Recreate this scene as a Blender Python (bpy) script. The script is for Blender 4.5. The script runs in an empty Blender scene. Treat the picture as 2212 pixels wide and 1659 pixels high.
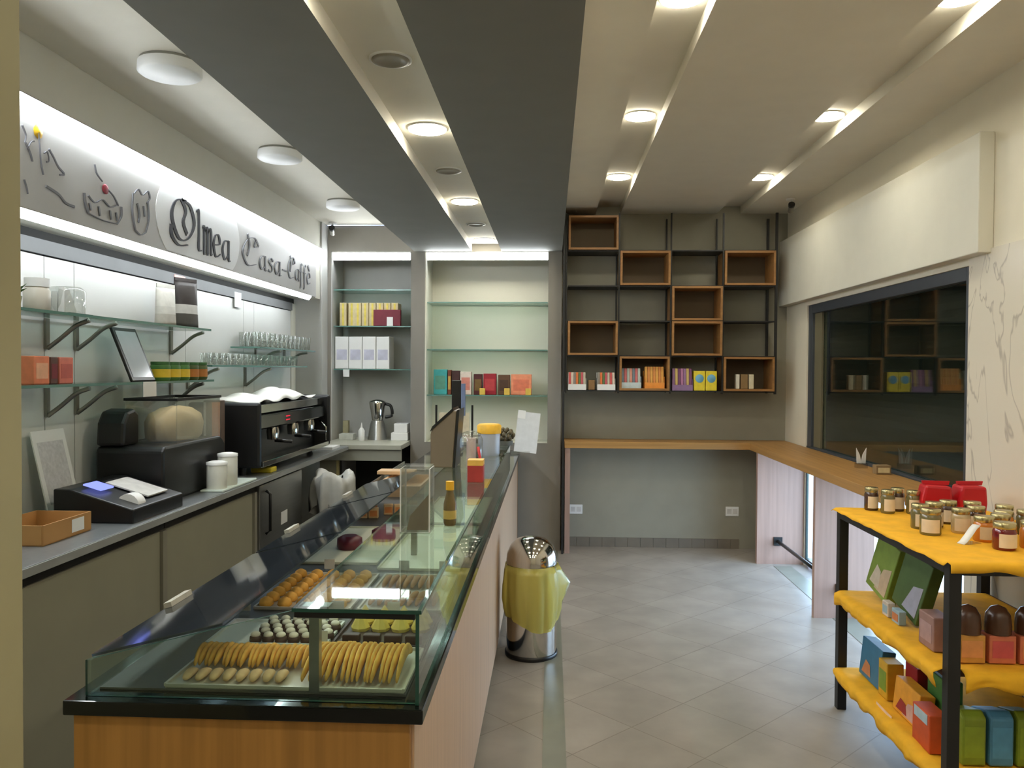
import bpy, math, random
from mathutils import Matrix, Vector, Euler
random.seed(7)
R = math.radians
PI = math.pi
sc = bpy.context.scene
COL = sc.collection

# ------------------------------------------------------------------ materials
def lin(c):
    return tuple(((x / 255) / 12.92 if x / 255 <= 0.04045 else ((x / 255 + 0.055) / 1.055) ** 2.4) for x in c) + (1.0,)

MATS = {}
def mat(name, col, rough=0.5, metal=0.0, var=0.06, scale=6.0, bump=0.0, stretch=(1, 1, 1), spec=0.5, detail=4, coat=0.0):
    if name in MATS:
        return MATS[name]
    m = bpy.data.materials.new(name); m.use_nodes = True
    nt = m.node_tree; b = nt.nodes['Principled BSDF']
    tc = nt.nodes.new('ShaderNodeTexCoord'); mp = nt.nodes.new('ShaderNodeMapping')
    mp.inputs['Scale'].default_value = stretch
    nz = nt.nodes.new('ShaderNodeTexNoise'); nz.inputs['Scale'].default_value = scale; nz.inputs['Detail'].default_value = detail
    rp = nt.nodes.new('ShaderNodeValToRGB')
    c = lin(col)
    rp.color_ramp.elements[0].position = 0.3; rp.color_ramp.elements[1].position = 0.7
    rp.color_ramp.elements[0].color = tuple(max(0, x * (1 - var)) for x in c[:3]) + (1,)
    rp.color_ramp.elements[1].color = tuple(min(1, x * (1 + var)) for x in c[:3]) + (1,)
    nt.links.new(tc.outputs['Object'], mp.inputs[0]); nt.links.new(mp.outputs[0], nz.inputs['Vector'])
    nt.links.new(nz.outputs['Fac'], rp.inputs[0]); nt.links.new(rp.outputs[0], b.inputs['Base Color'])
    b.inputs['Roughness'].default_value = rough; b.inputs['Metallic'].default_value = metal
    b.inputs['Specular IOR Level'].default_value = spec
    b.inputs['Coat Weight'].default_value = coat
    if bump > 0:
        bp = nt.nodes.new('ShaderNodeBump'); bp.inputs['Strength'].default_value = bump; bp.inputs['Distance'].default_value = 0.01
        nt.links.new(nz.outputs['Fac'], bp.inputs['Height']); nt.links.new(bp.outputs[0], b.inputs['Normal'])
    MATS[name] = m
    return m

def wood(name, col, var=0.22, axis='z', rough=0.45):
    s = {'z': (26, 26, 0.9), 'x': (0.9, 26, 26), 'y': (26, 0.9, 26)}[axis]
    return mat(name, col, rough, 0, var, 1.6, 0.02, s, 0.4, 8)

def emis(name, col, strength):
    m = bpy.data.materials.new(name); m.use_nodes = True
    nt = m.node_tree; nt.nodes.clear()
    o = nt.nodes.new('ShaderNodeOutputMaterial'); e = nt.nodes.new('ShaderNodeEmission')
    e.inputs[0].default_value = col + (1,); e.inputs[1].default_value = strength
    nt.links.new(e.outputs[0], o.inputs[0]); return m

def glass(name, tint, refl=0.05, rough=0.02, gloss=(1, 1, 1), body=None, bodyfac=0.0):
    m = bpy.data.materials.new(name); m.use_nodes = True
    nt = m.node_tree; nt.nodes.clear(); N = nt.nodes.new; L = nt.links.new
    o = N('ShaderNodeOutputMaterial'); t = N('ShaderNodeBsdfTransparent'); g = N('ShaderNodeBsdfGlossy')
    t.inputs[0].default_value = lin(tint); g.inputs['Roughness'].default_value = rough; g.inputs['Color'].default_value = gloss + (1,)
    lw = N('ShaderNodeLayerWeight'); lw.inputs[0].default_value = 0.5
    p = N('ShaderNodeMath'); p.operation = 'POWER'; p.inputs[1].default_value = 5
    q = N('ShaderNodeMath'); q.operation = 'MULTIPLY_ADD'; q.inputs[1].default_value = 0.85; q.inputs[2].default_value = refl
    L(lw.outputs['Facing'], p.inputs[0]); L(p.outputs[0], q.inputs[0])
    mx = N('ShaderNodeMixShader'); L(q.outputs[0], mx.inputs[0])
    if body:
        d = N('ShaderNodeBsdfDiffuse'); d.inputs[0].default_value = lin(body)
        m2 = N('ShaderNodeMixShader'); m2.inputs[0].default_value = bodyfac
        L(t.outputs[0], m2.inputs[1]); L(d.outputs[0], m2.inputs[2]); L(m2.outputs[0], mx.inputs[1])
    else:
        L(t.outputs[0], mx.inputs[1])
    L(g.outputs[0], mx.inputs[2]); L(mx.outputs[0], o.inputs[0])
    return m

def tile_floor():
    m = bpy.data.materials.new('floor_tile'); m.use_nodes = True
    nt = m.node_tree; b = nt.nodes['Principled BSDF']; N = nt.nodes.new; L = nt.links.new
    tc = N('ShaderNodeTexCoord'); mp = N('ShaderNodeMapping'); mp.inputs['Rotation'].default_value = (0, 0, R(45))
    mp.inputs['Location'].default_value = (0.354, 0.275, 0)
    br = N('ShaderNodeTexBrick'); br.offset = 0.0; br.inputs['Scale'].default_value = 1.0
    br.inputs['Brick Width'].default_value = 0.385; br.inputs['Row Height'].default_value = 0.385
    br.inputs['Mortar Size'].default_value = 0.003; br.inputs['Mortar Smooth'].default_value = 0.4
    br.inputs['Color1'].default_value = lin((152, 145, 137)); br.inputs['Color2'].default_value = lin((145, 138, 130)); br.inputs['Mortar'].default_value = lin((124, 117, 108))
    nz = N('ShaderNodeTexNoise'); nz.inputs['Scale'].default_value = 4; nz.inputs['Detail'].default_value = 8
    mx = N('ShaderNodeMix'); mx.data_type = 'RGBA'; mx.blend_type = 'OVERLAY'; mx.inputs[0].default_value = 0.35
    L(tc.outputs['Object'], mp.inputs[0]); L(mp.outputs[0], br.inputs['Vector']); L(tc.outputs['Object'], nz.inputs['Vector'])
    L(br.outputs['Color'], mx.inputs[6]); L(nz.outputs['Fac'], mx.inputs[7]); L(mx.outputs[2], b.inputs['Base Color'])
    b.inputs['Roughness'].default_value = 0.42; b.inputs['Specular IOR Level'].default_value = 0.35
    bp = N('ShaderNodeBump'); bp.inputs['Strength'].default_value = 0.25; bp.inputs['Distance'].default_value = 0.002
    L(br.outputs['Fac'], bp.inputs['Height']); bp.invert = True; L(bp.outputs[0], b.inputs['Normal'])
    return m

def marble():
    m = bpy.data.materials.new('marble_slab'); m.use_nodes = True
    nt = m.node_tree; b = nt.nodes['Principled BSDF']; N = nt.nodes.new; L = nt.links.new
    tc = N('ShaderNodeTexCoord'); mp = N('ShaderNodeMapping'); mp.inputs['Rotation'].default_value = (R(38), 0, 0); mp.inputs['Scale'].default_value = (1, 1.5, 0.7)
    n1 = N('ShaderNodeTexNoise'); n1.inputs['Scale'].default_value = 1.25; n1.inputs['Detail'].default_value = 4; n1.inputs['Distortion'].default_value = 1.2
    rp = N('ShaderNodeValToRGB'); e = rp.color_ramp.elements
    e[0].position = 0.488; e[0].color = lin((226, 219, 204)); e[1].position = 0.506; e[1].color = lin((226, 219, 204))
    k = rp.color_ramp.elements.new(0.497); k.color = lin((186, 178, 166))
    L(tc.outputs['Object'], mp.inputs[0]); L(mp.outputs[0], n1.inputs['Vector']); L(n1.outputs['Fac'], rp.inputs[0]); L(rp.outputs[0], b.inputs['Base Color'])
    b.inputs['Roughness'].default_value = 0.22
    return m

M_floor = tile_floor()
M_marble = marble()
M_ceil = mat('ceiling_paint', (226, 221, 208), 0.8, var=0.02)
M_wallr = mat('cream_paint', (226, 219, 200), 0.75, var=0.02)
M_bulk = mat('white_paint', (214, 211, 198), 0.6, var=0.02)
M_soff = mat('grey_soffit_paint', (118, 117, 110), 0.8, var=0.03)
M_pill = mat('grey_wall_paint', (134, 129, 121), 0.7, var=0.03)
M_greyw = mat('light_grey_wall', (186, 186, 182), 0.7, var=0.03)
M_back = mat('taupe_wall_paint', (146, 142, 127), 0.8, var=0.04)
M_skirt = mat('skirting_tile', (112, 104, 92), 0.5, var=0.1)
M_panel = mat('white_wall_panel', (226, 227, 224), 0.45, var=0.01)
M_dark = mat('dark_gap', (30, 30, 28), 0.8)
M_nich = mat('niche_cream', (232, 230, 216), 0.45, var=0.01)
M_strip = mat('floor_strip_stone', (120, 121, 110), 0.35, var=0.08)
M_cab = mat('cabinet_laminate', (142, 139, 120), 0.5, var=0.03)
M_work = mat('grey_worktop', (112, 116, 118), 0.28, var=0.08, scale=40)
M_workedge = mat('worktop_edge', (150, 152, 150), 0.3)
M_alu = mat('brushed_aluminium', (150, 148, 140), 0.35, 0.9, var=0.05)
M_steel = mat('stainless_steel', (168, 168, 164), 0.28, 0.9, var=0.05, scale=3, stretch=(1, 1, 20))
M_chrome = mat('chrome', (205, 203, 198), 0.1, 1.0, var=0.01)
M_black = mat('black_plastic', (20, 20, 21), 0.35)
M_blackmetal = mat('black_powder_coat', (22, 21, 21), 0.5)
M_blackgloss = mat('black_gloss_ledge', (10, 14, 13), 0.08)
M_oakz = wood('oak_front', (176, 128, 68), 0.16, 'z')
M_oakpale = wood('pale_oak_side', (200, 170, 142), 0.1, 'z')
M_oakpanel = wood('oak_bar_panel', (164, 134, 120), 0.1, 'z')
M_oaktop = wood('oak_bar_top', (170, 128, 74), 0.16, 'y')
M_oaktopx = wood('oak_bar_top_back', (170, 128, 74), 0.16, 'x')
M_crate = wood('crate_oak', (150, 108, 62), 0.2, 'x')
M_tray_wood = wood('beech_tray', (202, 168, 128), 0.12, 'x')
M_white = mat('white_plastic', (232, 232, 230), 0.45, var=0.02)
M_paper = mat('white_paper', (236, 236, 234), 0.8, var=0.03)
M_card = mat('brown_cardboard', (176, 132, 80), 0.8, var=0.08)
M_beige = mat('beige_paper_sack', (206, 176, 128), 0.8, var=0.12, bump=0.4, scale=9)
M_yellow = mat('yellow_cloth', (236, 176, 32), 0.85, var=0.1, scale=14, bump=0.25)
M_bag = glass('yellow_bin_liner', (250, 240, 170), 0.05, 0.25, (1, 1, 0.9), (226, 218, 120), 0.5)
M_liner = mat('white_bin_liner', (176, 176, 170), 0.45, var=0.08, bump=0.3, scale=12)
M_glass = glass('clear_glass', (236, 246, 242))
M_glassedge = mat('green_glass_edge', (40, 78, 68), 0.15, var=0.05)
M_shelf = glass('shelf_glass', (224, 238, 234), 0.06)
M_shelfedge = mat('shelf_glass_edge', (104, 142, 134), 0.15, var=0.03)
M_smoke = glass('smoked_acrylic', (158, 166, 172), 0.07, 0.05, (1, 1, 1), (84, 92, 102), 0.2)
M_clear = glass('clear_plastic', (240, 242, 240), 0.08, 0.03, (1, 1, 1), (220, 222, 220), 0.06)
M_lampwarm = emis('lamp_glow', (1.0, 0.94, 0.76), 84)
M_led = emis('led_glow', (0.90, 0.96, 1.0), 48)
M_led_niche = emis('niche_led_glow', (0.92, 0.97, 1.0), 28)
M_deck = mat('display_deck', (70, 70, 66), 0.4)
M_creamtray = mat('cream_tray', (232, 230, 206), 0.5, var=0.02)
M_cookie = mat('golden_biscuit', (240, 176, 80), 0.7, var=0.25, scale=30, bump=0.3)
M_brownbis = mat('brown_biscuit', (176, 126, 78), 0.75, var=0.25, scale=30, bump=0.3)
M_choc = mat('chocolate', (74, 44, 34), 0.5, var=0.15, scale=20)
M_cream = mat('cream_filling', (238, 226, 212), 0.6, var=0.04)
M_custard = mat('yellow_pastry', (236, 206, 104), 0.65, var=0.12, scale=20)
M_maroon = mat('maroon_glaze', (92, 26, 42), 0.3, var=0.06)
M_lidgold = mat('gold_lid', (196, 184, 138), 0.25, 0.85, var=0.04)
M_label = mat('cream_label', (228, 214, 190), 0.7, var=0.06, scale=30)
M_red = mat('red_gloss', (190, 20, 34), 0.4, var=0.08)
M_screen = mat('brown_grey_plastic', (116, 102, 84), 0.5)
M_teal = mat('teal_card', (66, 170, 172), 0.6, var=0.08)
M_ink = mat('dark_ink', (44, 44, 52), 0.6, var=0.02)
M_inkgrey = mat('grey_ink', (116, 116, 122), 0.6, var=0.02)
M_signgrey = mat('sign_panel_grey', (196, 194, 192), 0.5, var=0.02)
M_signwhite = mat('sign_oval_white', (246, 246, 246), 0.5, var=0.01)
CM = {}
def cm(*c, rough=0.55, var=0.1):
    k = c + (rough,)
    if k not in CM:
        CM[k] = mat('print_%d_%d_%d_%d' % (c + (int(rough * 100),)), c, rough, var=var, scale=25)
    return CM[k]

# ------------------------------------------------------------------ mesh builder
class MB:
    def __init__(self):
        self.v, self.f, self.m, self.s = [], [], [], []
    def add(self, vs, fs, mi=0, smooth=False, M=None):
        o = len(self.v)
        self.v += [tuple(M @ Vector(p)) if M else tuple(p) for p in vs]
        for i, f in enumerate(fs):
            self.f.append(tuple(a + o for a in f)); self.m.append(mi[i] if isinstance(mi, list) else mi); self.s.append(smooth)
        return self
    def box(self, x0, x1, y0, y1, z0, z1, mi=0, M=None):
        v = [(x0, y0, z0), (x1, y0, z0), (x1, y1, z0), (x0, y1, z0), (x0, y0, z1), (x1, y0, z1), (x1, y1, z1), (x0, y1, z1)]
        f = [(0, 3, 2, 1), (4, 5, 6, 7), (0, 1, 5, 4), (1, 2, 6, 5), (2, 3, 7, 6), (3, 0, 4, 7)]
        return self.add(v, f, mi, False, M)
    def pane(self, x0, x1, y0, y1, z0, z1, M=None):       # glass sheet: big faces material 0, rim material 1
        d = (x1 - x0, y1 - y0, z1 - z0); t = d.index(min(d))
        mi = [1] * 6
        for k in {0: (3, 5), 1: (2, 4), 2: (0, 1)}[t]:
            mi[k] = 0
        return self.box(x0, x1, y0, y1, z0, z1, mi, M)
    def lathe(self, prof, n=24, c=(0, 0, 0), mi=0, M=None, smooth=True, cap=True, sx=1, sy=1):
        v, f = [], []
        for r, z in prof:
            for k in range(n):
                a = 2 * PI * k / n
                v.append((c[0] + r * sx * math.cos(a), c[1] + r * sy * math.sin(a), c[2] + z))
        for i in range(len(prof) - 1):
            for k in range(n):
                f.append((i * n + k, i * n + (k + 1) % n, (i + 1) * n + (k + 1) % n, (i + 1) * n + k))
        self.add(v, f, mi, smooth, M)
        if cap:
            a = [v[k] for k in range(n)]; b = [v[(len(prof) - 1) * n + k] for k in range(n)]
            if prof[0][0] > 1e-5: self.add(a, [tuple(reversed(range(n)))], mi, False, M)
            if prof[-1][0] > 1e-5: self.add(b, [tuple(range(n))], mi, False, M)
        return self
    def cyl(self, c, r, h, n=24, mi=0, M=None, r2=None):
        return self.lathe([(r, 0), (r if r2 is None else r2, h)], n, c, mi, M)
    def sphere(self, c, r, nu=14, nv=8, mi=0, M=None):
        rx, ry, rz = r if isinstance(r, tuple) else (r, r, r)
        v, f = [], []
        for j in range(nv + 1):
            t = PI * j / nv
            for k in range(nu):
                a = 2 * PI * k / nu
                v.append((c[0] + rx * math.sin(t) * math.cos(a), c[1] + ry * math.sin(t) * math.sin(a), c[2] - rz * math.cos(t)))
        for j in range(nv):
            for k in range(nu):
                f.append((j * nu + k, j * nu + (k + 1) % nu, (j + 1) * nu + (k + 1) % nu, (j + 1) * nu + k))
        return self.add(v, f, mi, True, M)
    def prism(self, poly, axis, a0, a1, mi=0, M=None):     # poly in the two other axes (order x,y,z)
        n = len(poly)
        def P(p, a):
            return {'x': (a, p[0], p[1]), 'y': (p[0], a, p[1]), 'z': (p[0], p[1], a)}[axis]
        v = [P(p, a0) for p in poly] + [P(p, a1) for p in poly]
        f = [tuple(reversed(range(n))), tuple(range(n, 2 * n))] + [(k, (k + 1) % n, n + (k + 1) % n, n + k) for k in range(n)]
        return self.add(v, f, mi, False, M)
    def tube(self, path, r, n=8, mi=0, M=None):
        v, f = [], []
        P = [Vector(p) for p in path]
        for i, p in enumerate(P):
            d = (P[min(i + 1, len(P) - 1)] - P[max(i - 1, 0)]).normalized()
            a = d.cross(Vector((0, 0, 1))) if abs(d.z) < 0.9 else d.cross(Vector((1, 0, 0)))
            a.normalize(); b = d.cross(a)
            rr = r[i] if isinstance(r, (list, tuple)) else r
            for k in range(n):
                t = 2 * PI * k / n
                v.append(tuple(p + a * rr * math.cos(t) + b * rr * math.sin(t)))
        for i in range(len(P) - 1):
            for k in range(n):
                f.append((i * n + k, (i + 1) * n + k, (i + 1) * n + (k + 1) % n, i * n + (k + 1) % n))
        f.append(tuple(range(n))); f.append(tuple(reversed(range((len(P) - 1) * n, len(P) * n))))
        return self.add(v, f, mi, True, M)
    def build(self, name, mats, parent=None, loc=(0, 0, 0), rot=(0, 0, 0), bevel=0, label=None, seg=2):
        me = bpy.data.meshes.new(name); me.from_pydata(self.v, [], self.f); me.validate()
        if not isinstance(mats, (list, tuple)): mats = [mats]
        for m in mats: me.materials.append(m)
        if len(me.polygons) == len(self.m):
            me.polygons.foreach_set('material_index', self.m); me.polygons.foreach_set('use_smooth', self.s)
        import bmesh
        bm = bmesh.new(); bm.from_mesh(me); bmesh.ops.recalc_face_normals(bm, faces=bm.faces); bm.to_mesh(me); bm.free()
        me.update()
        o = bpy.data.objects.new(name, me); COL.objects.link(o)
        o.location = loc; o.rotation_euler = rot
        if parent: o.parent = parent
        if label: o['label'] = label
        if bevel:
            md = o.modifiers.new('bevel', 'BEVEL'); md.width = bevel; md.segments = seg; md.limit_method = 'ANGLE'; md.angle_limit = R(40)
        return o

def tag(o, label, cat, group=None, kind=None):
    o['label'] = label; o['category'] = cat
    if group: o['group'] = group
    if kind: o['kind'] = kind
    return o
def thing(name, label, cat, loc=(0, 0, 0), rz=0, group=None):
    o = bpy.data.objects.new(name, None); COL.objects.link(o); o.empty_display_size = 0.05
    o.location = loc; o.rotation_euler = (0, 0, rz)
    return tag(o, label, cat, group)
def struct(name, mb, mats, parent=None, bevel=0):
    o = mb.build(name, mats, parent, bevel=bevel)
    if not parent: o['kind'] = 'structure'
    return o
def dup(root, loc, rz=None, label=None, group=None):
    r = root.copy(); COL.objects.link(r); r.location = loc
    if rz is not None: r.rotation_euler = (r.rotation_euler[0], r.rotation_euler[1], rz)
    if label: r['label'] = label
    if group: r['group'] = group
    for ch in list(root.children):
        c = ch.copy(); COL.objects.link(c); c.parent = r
        for g in ch.children:
            d = g.copy(); COL.objects.link(d); d.parent = c
    return r
def B(*a, **k): return MB().box(*a, **k)
def catmull(P, n=6):
    out = []
    for i in range(len(P) - 1):
        p0, p1, p2, p3 = P[max(i - 1, 0)], P[i], P[i + 1], P[min(i + 2, len(P) - 1)]
        for k in range(n):
            t = k / n
            out.append(tuple(0.5 * ((2 * b) + (c - a) * t + (2 * a - 5 * b + 4 * c - d) * t * t + (-a + 3 * b - 3 * c + d) * t ** 3) for a, b, c, d in zip(p0, p1, p2, p3)))
    out.append(P[-1]); return out

# ------------------------------------------------------------------ setting
CEIL = 2.99; LCEIL = 2.86; SOF = 2.63
struct('floor', B(-2.4, 2.3, -2.2, 7.5, -0.12, 0), M_floor)
struct('trim_1', B(-0.024, 0.074, -2.2, 7.07, 0, 0.0025), M_strip)
struct('trim_2', B(1.83, 1.97, 4.15, 6.65, 0, 0.0025), M_strip)

# right-hand ceiling with two lamp grooves
mb = MB()
for a, b in ((-2.4, 0.39), (0.61, 1.462), (1.672, 2.3)):
    mb.box(a, b, -2.2, 7.28, CEIL, CEIL + 0.065)
mb.box(-2.4, 2.3, -2.2, 7.28, CEIL + 0.065, CEIL + 0.12)
struct('ceiling', mb, M_ceil)
struct('ceiling_left', B(-2.4, -1.213, -2.2, 7.07, LCEIL, CEIL - 0.002), M_ceil)
mb = MB()                                                   # dropped grey soffit with a lamp groove (white inside)
mb.box(-1.21, -0.70, -2.2, 7.08, SOF, CEIL - 0.002, [1, 0, 0, 0, 0, 0])
mb.box(-0.44, 0.09, -2.2, 7.08, SOF, CEIL - 0.002, [1, 0, 0, 0, 0, 0])
mb.box(-0.70, -0.44, -2.2, 7.08, SOF + 0.065, CEIL - 0.002)
struct('ceiling_soffit', mb, [M_ceil, M_soff])

struct('wall_back', B(0.091, 2.3, 7.28, 7.5, 0, CEIL + 0.12), M_back)
mb = MB()
x = 0.13
while x < 1.66:
    mb.box(x, min(x + 0.112, 1.69), 7.27, 7.28, 0, 0.085); x += 0.1145
struct('baseboard_back', mb, M_skirt)
# right wall: marble slab near the rack, window opening, plain pier in the back corner
mb = MB()
mb.box(2.09, 2.3, -2.2, 4.13, 0, CEIL)
mb.box(2.09, 2.13, 6.70, 7.28, 0, CEIL)
mb.box(2.09, 2.3, 4.13, 6.70, 2.13, CEIL)
mb.box(2.16, 2.3, 4.13, 6.70, 0, 0.03)
struct('wall_right', mb, M_wallr)
struct('trim_3', B(2.077, 2.09, -2.2, 4.128, 0, 2.185), M_marble)
struct('trim_4', B(2.017, 2.089, 3.93, 7.27, 2.165, 2.735), M_bulk, bevel=0.004)   # shutter housing over the window

mb = MB()                                                   # niche wall behind the counter
mb.box(-2.08, -1.955, 7.08, 7.46, 0, LCEIL)
mb.box(-1.24, -1.116, 7.08, 7.46, 0, SOF)
mb.box(-0.027, 0.09, 7.08, 7.5, 0, CEIL)
mb.box(-1.213, -0.027, 7.08, 7.46, SOF, CEIL)
mb.box(-1.955, -1.213, 7.08, 7.46, SOF, LCEIL)
mb.box(-1.116, -0.027, 7.08, 7.12, 0, 0.945)
struct('wall_counter', mb, M_pill)
mb = MB(); mb.box(-2.08, -1.116, 7.46, 7.5, 0, LCEIL); struct('wall_niche_left', mb, M_greyw)
mb = MB(); mb.box(-1.116, -0.027, 7.46, 7.5, 0, LCEIL); mb.box(-1.116, -0.027, 7.121, 7.46, 0.90, 0.945); struct('wall_niche_right', mb, M_nich)
struct('trim_5', B(-1.116, -1.104, 7.085, 7.458, 0.945, SOF - 0.005), M_nich)   # white side lining of the right niche
struct('trim_6', B(-1.955, -1.945, 7.085, 7.458, 0.95, SOF - 0.005), M_greyw)

struct('wall_left', B(-2.4, -2.232, -2.2, 6.9, 0, LCEIL), M_dark)
seams = [1.0, 2.05, 3.433, 3.655, 4.59, 4.80, 5.72, 5.93, 6.78]
mb = MB()
for a, b in zip(seams[:-1], seams[1:]):
    mb.box(-2.231, -2.22, a + 0.003, b - 0.003, 0.955, 2.08)
struct('trim_7', mb, M_panel)
struct('trim_8', B(-2.231, -2.205, 1.0, 6.78, 2.085, 2.148), mat('trim_grey', (112, 114, 116), .6))
struct('wall_left_return', B(-2.4, -1.985, 6.9, 7.08, 0, LCEIL), M_greyw)
struct('wall_left_bulkhead', B(-2.231, -2.0, -2.2, 6.898, 2.19, LCEIL - 0.001), M_bulk)
struct('trim_9', B(-2.231, -2.215, 6.785, 6.898, 0.95, 2.148), M_nich)
struct('wall_near_pillar', B(-2.2, -0.905, 0.95, 1.336, 0, LCEIL - 0.002), mat('warm_pillar_paint', (160, 153, 120), 0.8, var=0.03))
struct('wall_front', B(-2.4, 2.3, -2.4, -2.2, 0, CEIL), M_wallr)

# shop window
W = thing('window_1', 'large dark grey framed shop window above the wooden bar', 'window'); W['kind'] = 'structure'
M_frame = mat('window_frame_grey', (62, 68, 76), 0.4)
M_sash = mat('window_sash_olive', (110, 104, 82), 0.5)
mb = MB()
mb.box(2.10, 2.17, 6.60, 6.699, 0.985, 2.13); mb.box(2.10, 2.17, 4.13, 4.20, 0.985, 2.13)
mb.box(2.10, 2.17, 4.20, 6.60, 2.06, 2.13); mb.box(2.095, 2.17, 4.131, 6.699, 0.93, 0.985)
mb.box(2.095, 2.115, 6.686, 6.699, 0.06, 0.93); mb.box(2.095, 2.115, 4.131, 4.16, 0.06, 0.93); mb.box(2.095, 2.155, 4.131, 6.699, 0.03, 0.06)
mb.build('window_frame', M_frame, W, bevel=0.003)
B(2.12, 2.16, 6.43, 6.598, 0.987, 2.058).build('window_sash', M_sash, W)
MB().pane(2.135, 2.143, 4.20, 6.43, 0.987, 2.058).build('window_pane', [M_glass, M_glassedge], W)
MB().pane(2.101, 2.107, 4.162, 6.684, 0.062, 0.928).build('window_pane', [M_glass, M_glassedge], W)
mb = MB()
for k in range(14):
    z = 0.945 + k * 0.083
    mb.prism([(2.205, z), (2.202, z + 0.041), (2.205, z + 0.083), (2.215, z + 0.083), (2.215, z)], 'y', 4.135, 6.69)
tag(mb.build('roller_shutter', mat('shutter_slat', (30, 29, 24), 0.8, spec=.1)), 'dark roller shutter lowered behind the upper window pane', 'shutter')
s = B(2.301, 14.0, -2.0, 30.0, -0.10, -0.02).build('pavement', mat('pavement_grey', (190, 190, 188), 0.8, var=0.08)); s['kind'] = 'structure'

# ------------------------------------------------------------------ lamps
def downlight(loc, label, lit=True, r=0.085, group=None):
    t = thing('ceiling_downlight', label, 'ceiling light', loc, 0, group)
    MB().lathe([(r + 0.006, 0), (r + 0.006, -0.006), (r - 0.002, -0.006)], 32, cap=False).build('lamp_ring', M_white, t)
    MB().lathe([(r, -0.0065), (r, -0.011), (r - .004, -0.013), (0.0005, -0.0135)] if lit else [(r - .004, -0.004), (r - .004, -.009), (r * .75, -.012), (r * .7, -.007), (.0005, -.007)], 32, cap=False).build('lamp_diffuser', M_lampwarm if lit else mat('dim_diffuser', (150, 144, 132), 0.4), t)
    return t
ORD = ['nearest', 'second nearest', 'middle', 'second farthest', 'farthest']
YS = [-1.2, 0.27, 1.73, 3.19, 4.67, 6.13]
NM = {3.19: 'nearest', 4.67: 'middle', 6.13: 'farthest'}
for gx, gn in ((0.50, 'left ceiling groove over the floor'), (1.567, 'right ceiling groove beside the window wall')):
    for y in YS:
        lab = ('round lit downlight, %s of three visible in the %s' % (NM[y], gn)) if y in NM else 'round lit downlight behind the viewpoint in the %s' % gn
        downlight((gx, y + (0.03 if gx > 1 else 0), CEIL + 0.065), lab, True, 0.085, None if y in NM else 'downlights behind the viewpoint')
NM2 = {3.67: 'nearest', 5.26: 'middle', 6.83: 'farthest'}
for y in (-1.1, 0.5, 2.09, 3.67, 5.26, 6.83):
    lab = ('round lit downlight, %s of three in the grey soffit groove' % NM2[y]) if y in NM2 else 'round lit downlight near the viewpoint in the grey soffit groove'
    downlight((-0.57, y, SOF + 0.065), lab, True, 0.085, None if y in NM2 else 'soffit downlights near the viewpoint')
for y, n in ((2.85, 'nearest'), (4.45, 'middle'), (6.10, 'farthest')):
    downlight((-0.575, y, SOF + 0.065), 'unlit round spotlight, %s of the unlit ones in the soffit groove' % n, False, 0.07)
for y, n in ((3.28, 'nearest'), (4.63, 'middle'), (6.05, 'farthest')):
    t = thing('surface_ceiling_lamp', 'unlit white drum lamp on the left ceiling, %s of three' % n, 'ceiling light', (-1.58, y, LCEIL))
    MB().lathe([(0.118, 0), (0.118, -0.012)], 40).build('mounting_plate', M_alu, t)
    MB().lathe([(0.124, -0.012), (0.126, -0.05), (0.115, -0.058), (0.0005, -0.06)], 40).build('lamp_shade', M_white, t)

def led(label, y0, y1, x, zt, m, d=.03):                             # profile with a slanted, downward-facing diffuser
    t = thing('led_strip_light', label, 'light strip', (0, 0, 0))
    B(x, x + d + .001, y0, y1, zt - 0.004, zt).build('strip_profile', M_alu, t)
    MB().prism([(x + 0.0005, zt - 0.004), (x + d, zt - 0.004), (x + d - .003, zt - 0.014), (x + d - .02, zt - 0.036), (x + 0.0005, zt - 0.036)], 'y', y0 + .002, y1 - .002).build('strip_diffuser', m, t)
led('long white LED strip along the top of the sign', 1.39, 6.88, -2.0, 2.612, M_led, .045)
led('long white LED strip along the bottom of the sign', 1.39, 6.55, -2.0, 2.192, emis('led_glow_lower', (0.90, 0.96, 1.0), 20))
def led_niche(label, x0, x1):
    t = thing('led_strip_light', label, 'light strip', (0, 0, 0))
    mb = MB(); mb.box(x0, x1, 7.086, 7.112, 2.621, 2.629); mb.box(x0, x1, 7.108, 7.112, 2.555, 2.62); mb.build('strip_profile', M_alu, t)
    MB().prism([(7.083, 2.62), (7.1075, 2.62), (7.1075, 2.560), (7.098, 2.560), (7.083, 2.572)], 'x', x0, x1).build('strip_diffuser', M_led_niche, t)
led_niche('short white LED strip across the top of the left niche', -1.94, -1.25)
led_niche('wide white LED strip across the top of the right niche', -1.10, -0.032)

def seccam(loc, rz, label):
    t = thing('security_camera', label, 'camera', loc, rz)
    MB().cyl((0, 0, -0.015), 0.035, 0.015, 20).build('mount', M_white, t)
    MB().tube([(0, 0, -0.012), (0, 0, -0.05), (0, -0.03, -0.07)], 0.01).build('arm', M_white, t)
    M = Matrix.Translation((0, -0.02, -0.085)) @ Euler((R(65), 0, 0)).to_matrix().to_4x4()
    b = MB().cyl((0, 0, -0.03), 0.022, 0.07, 20, M=M).build('camera_body', M_alu, t)
    MB().cyl((0, 0, 0.0405), 0.026, 0.02, 20, M=M).build('lens', M_black, b)
seccam((-1.90, 6.93, LCEIL), R(10), 'small dark lens camera on the ceiling above the left niche')
seccam((1.93, 6.65, CEIL), R(-10), 'small dark lens camera on the ceiling in the back right corner')

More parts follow.
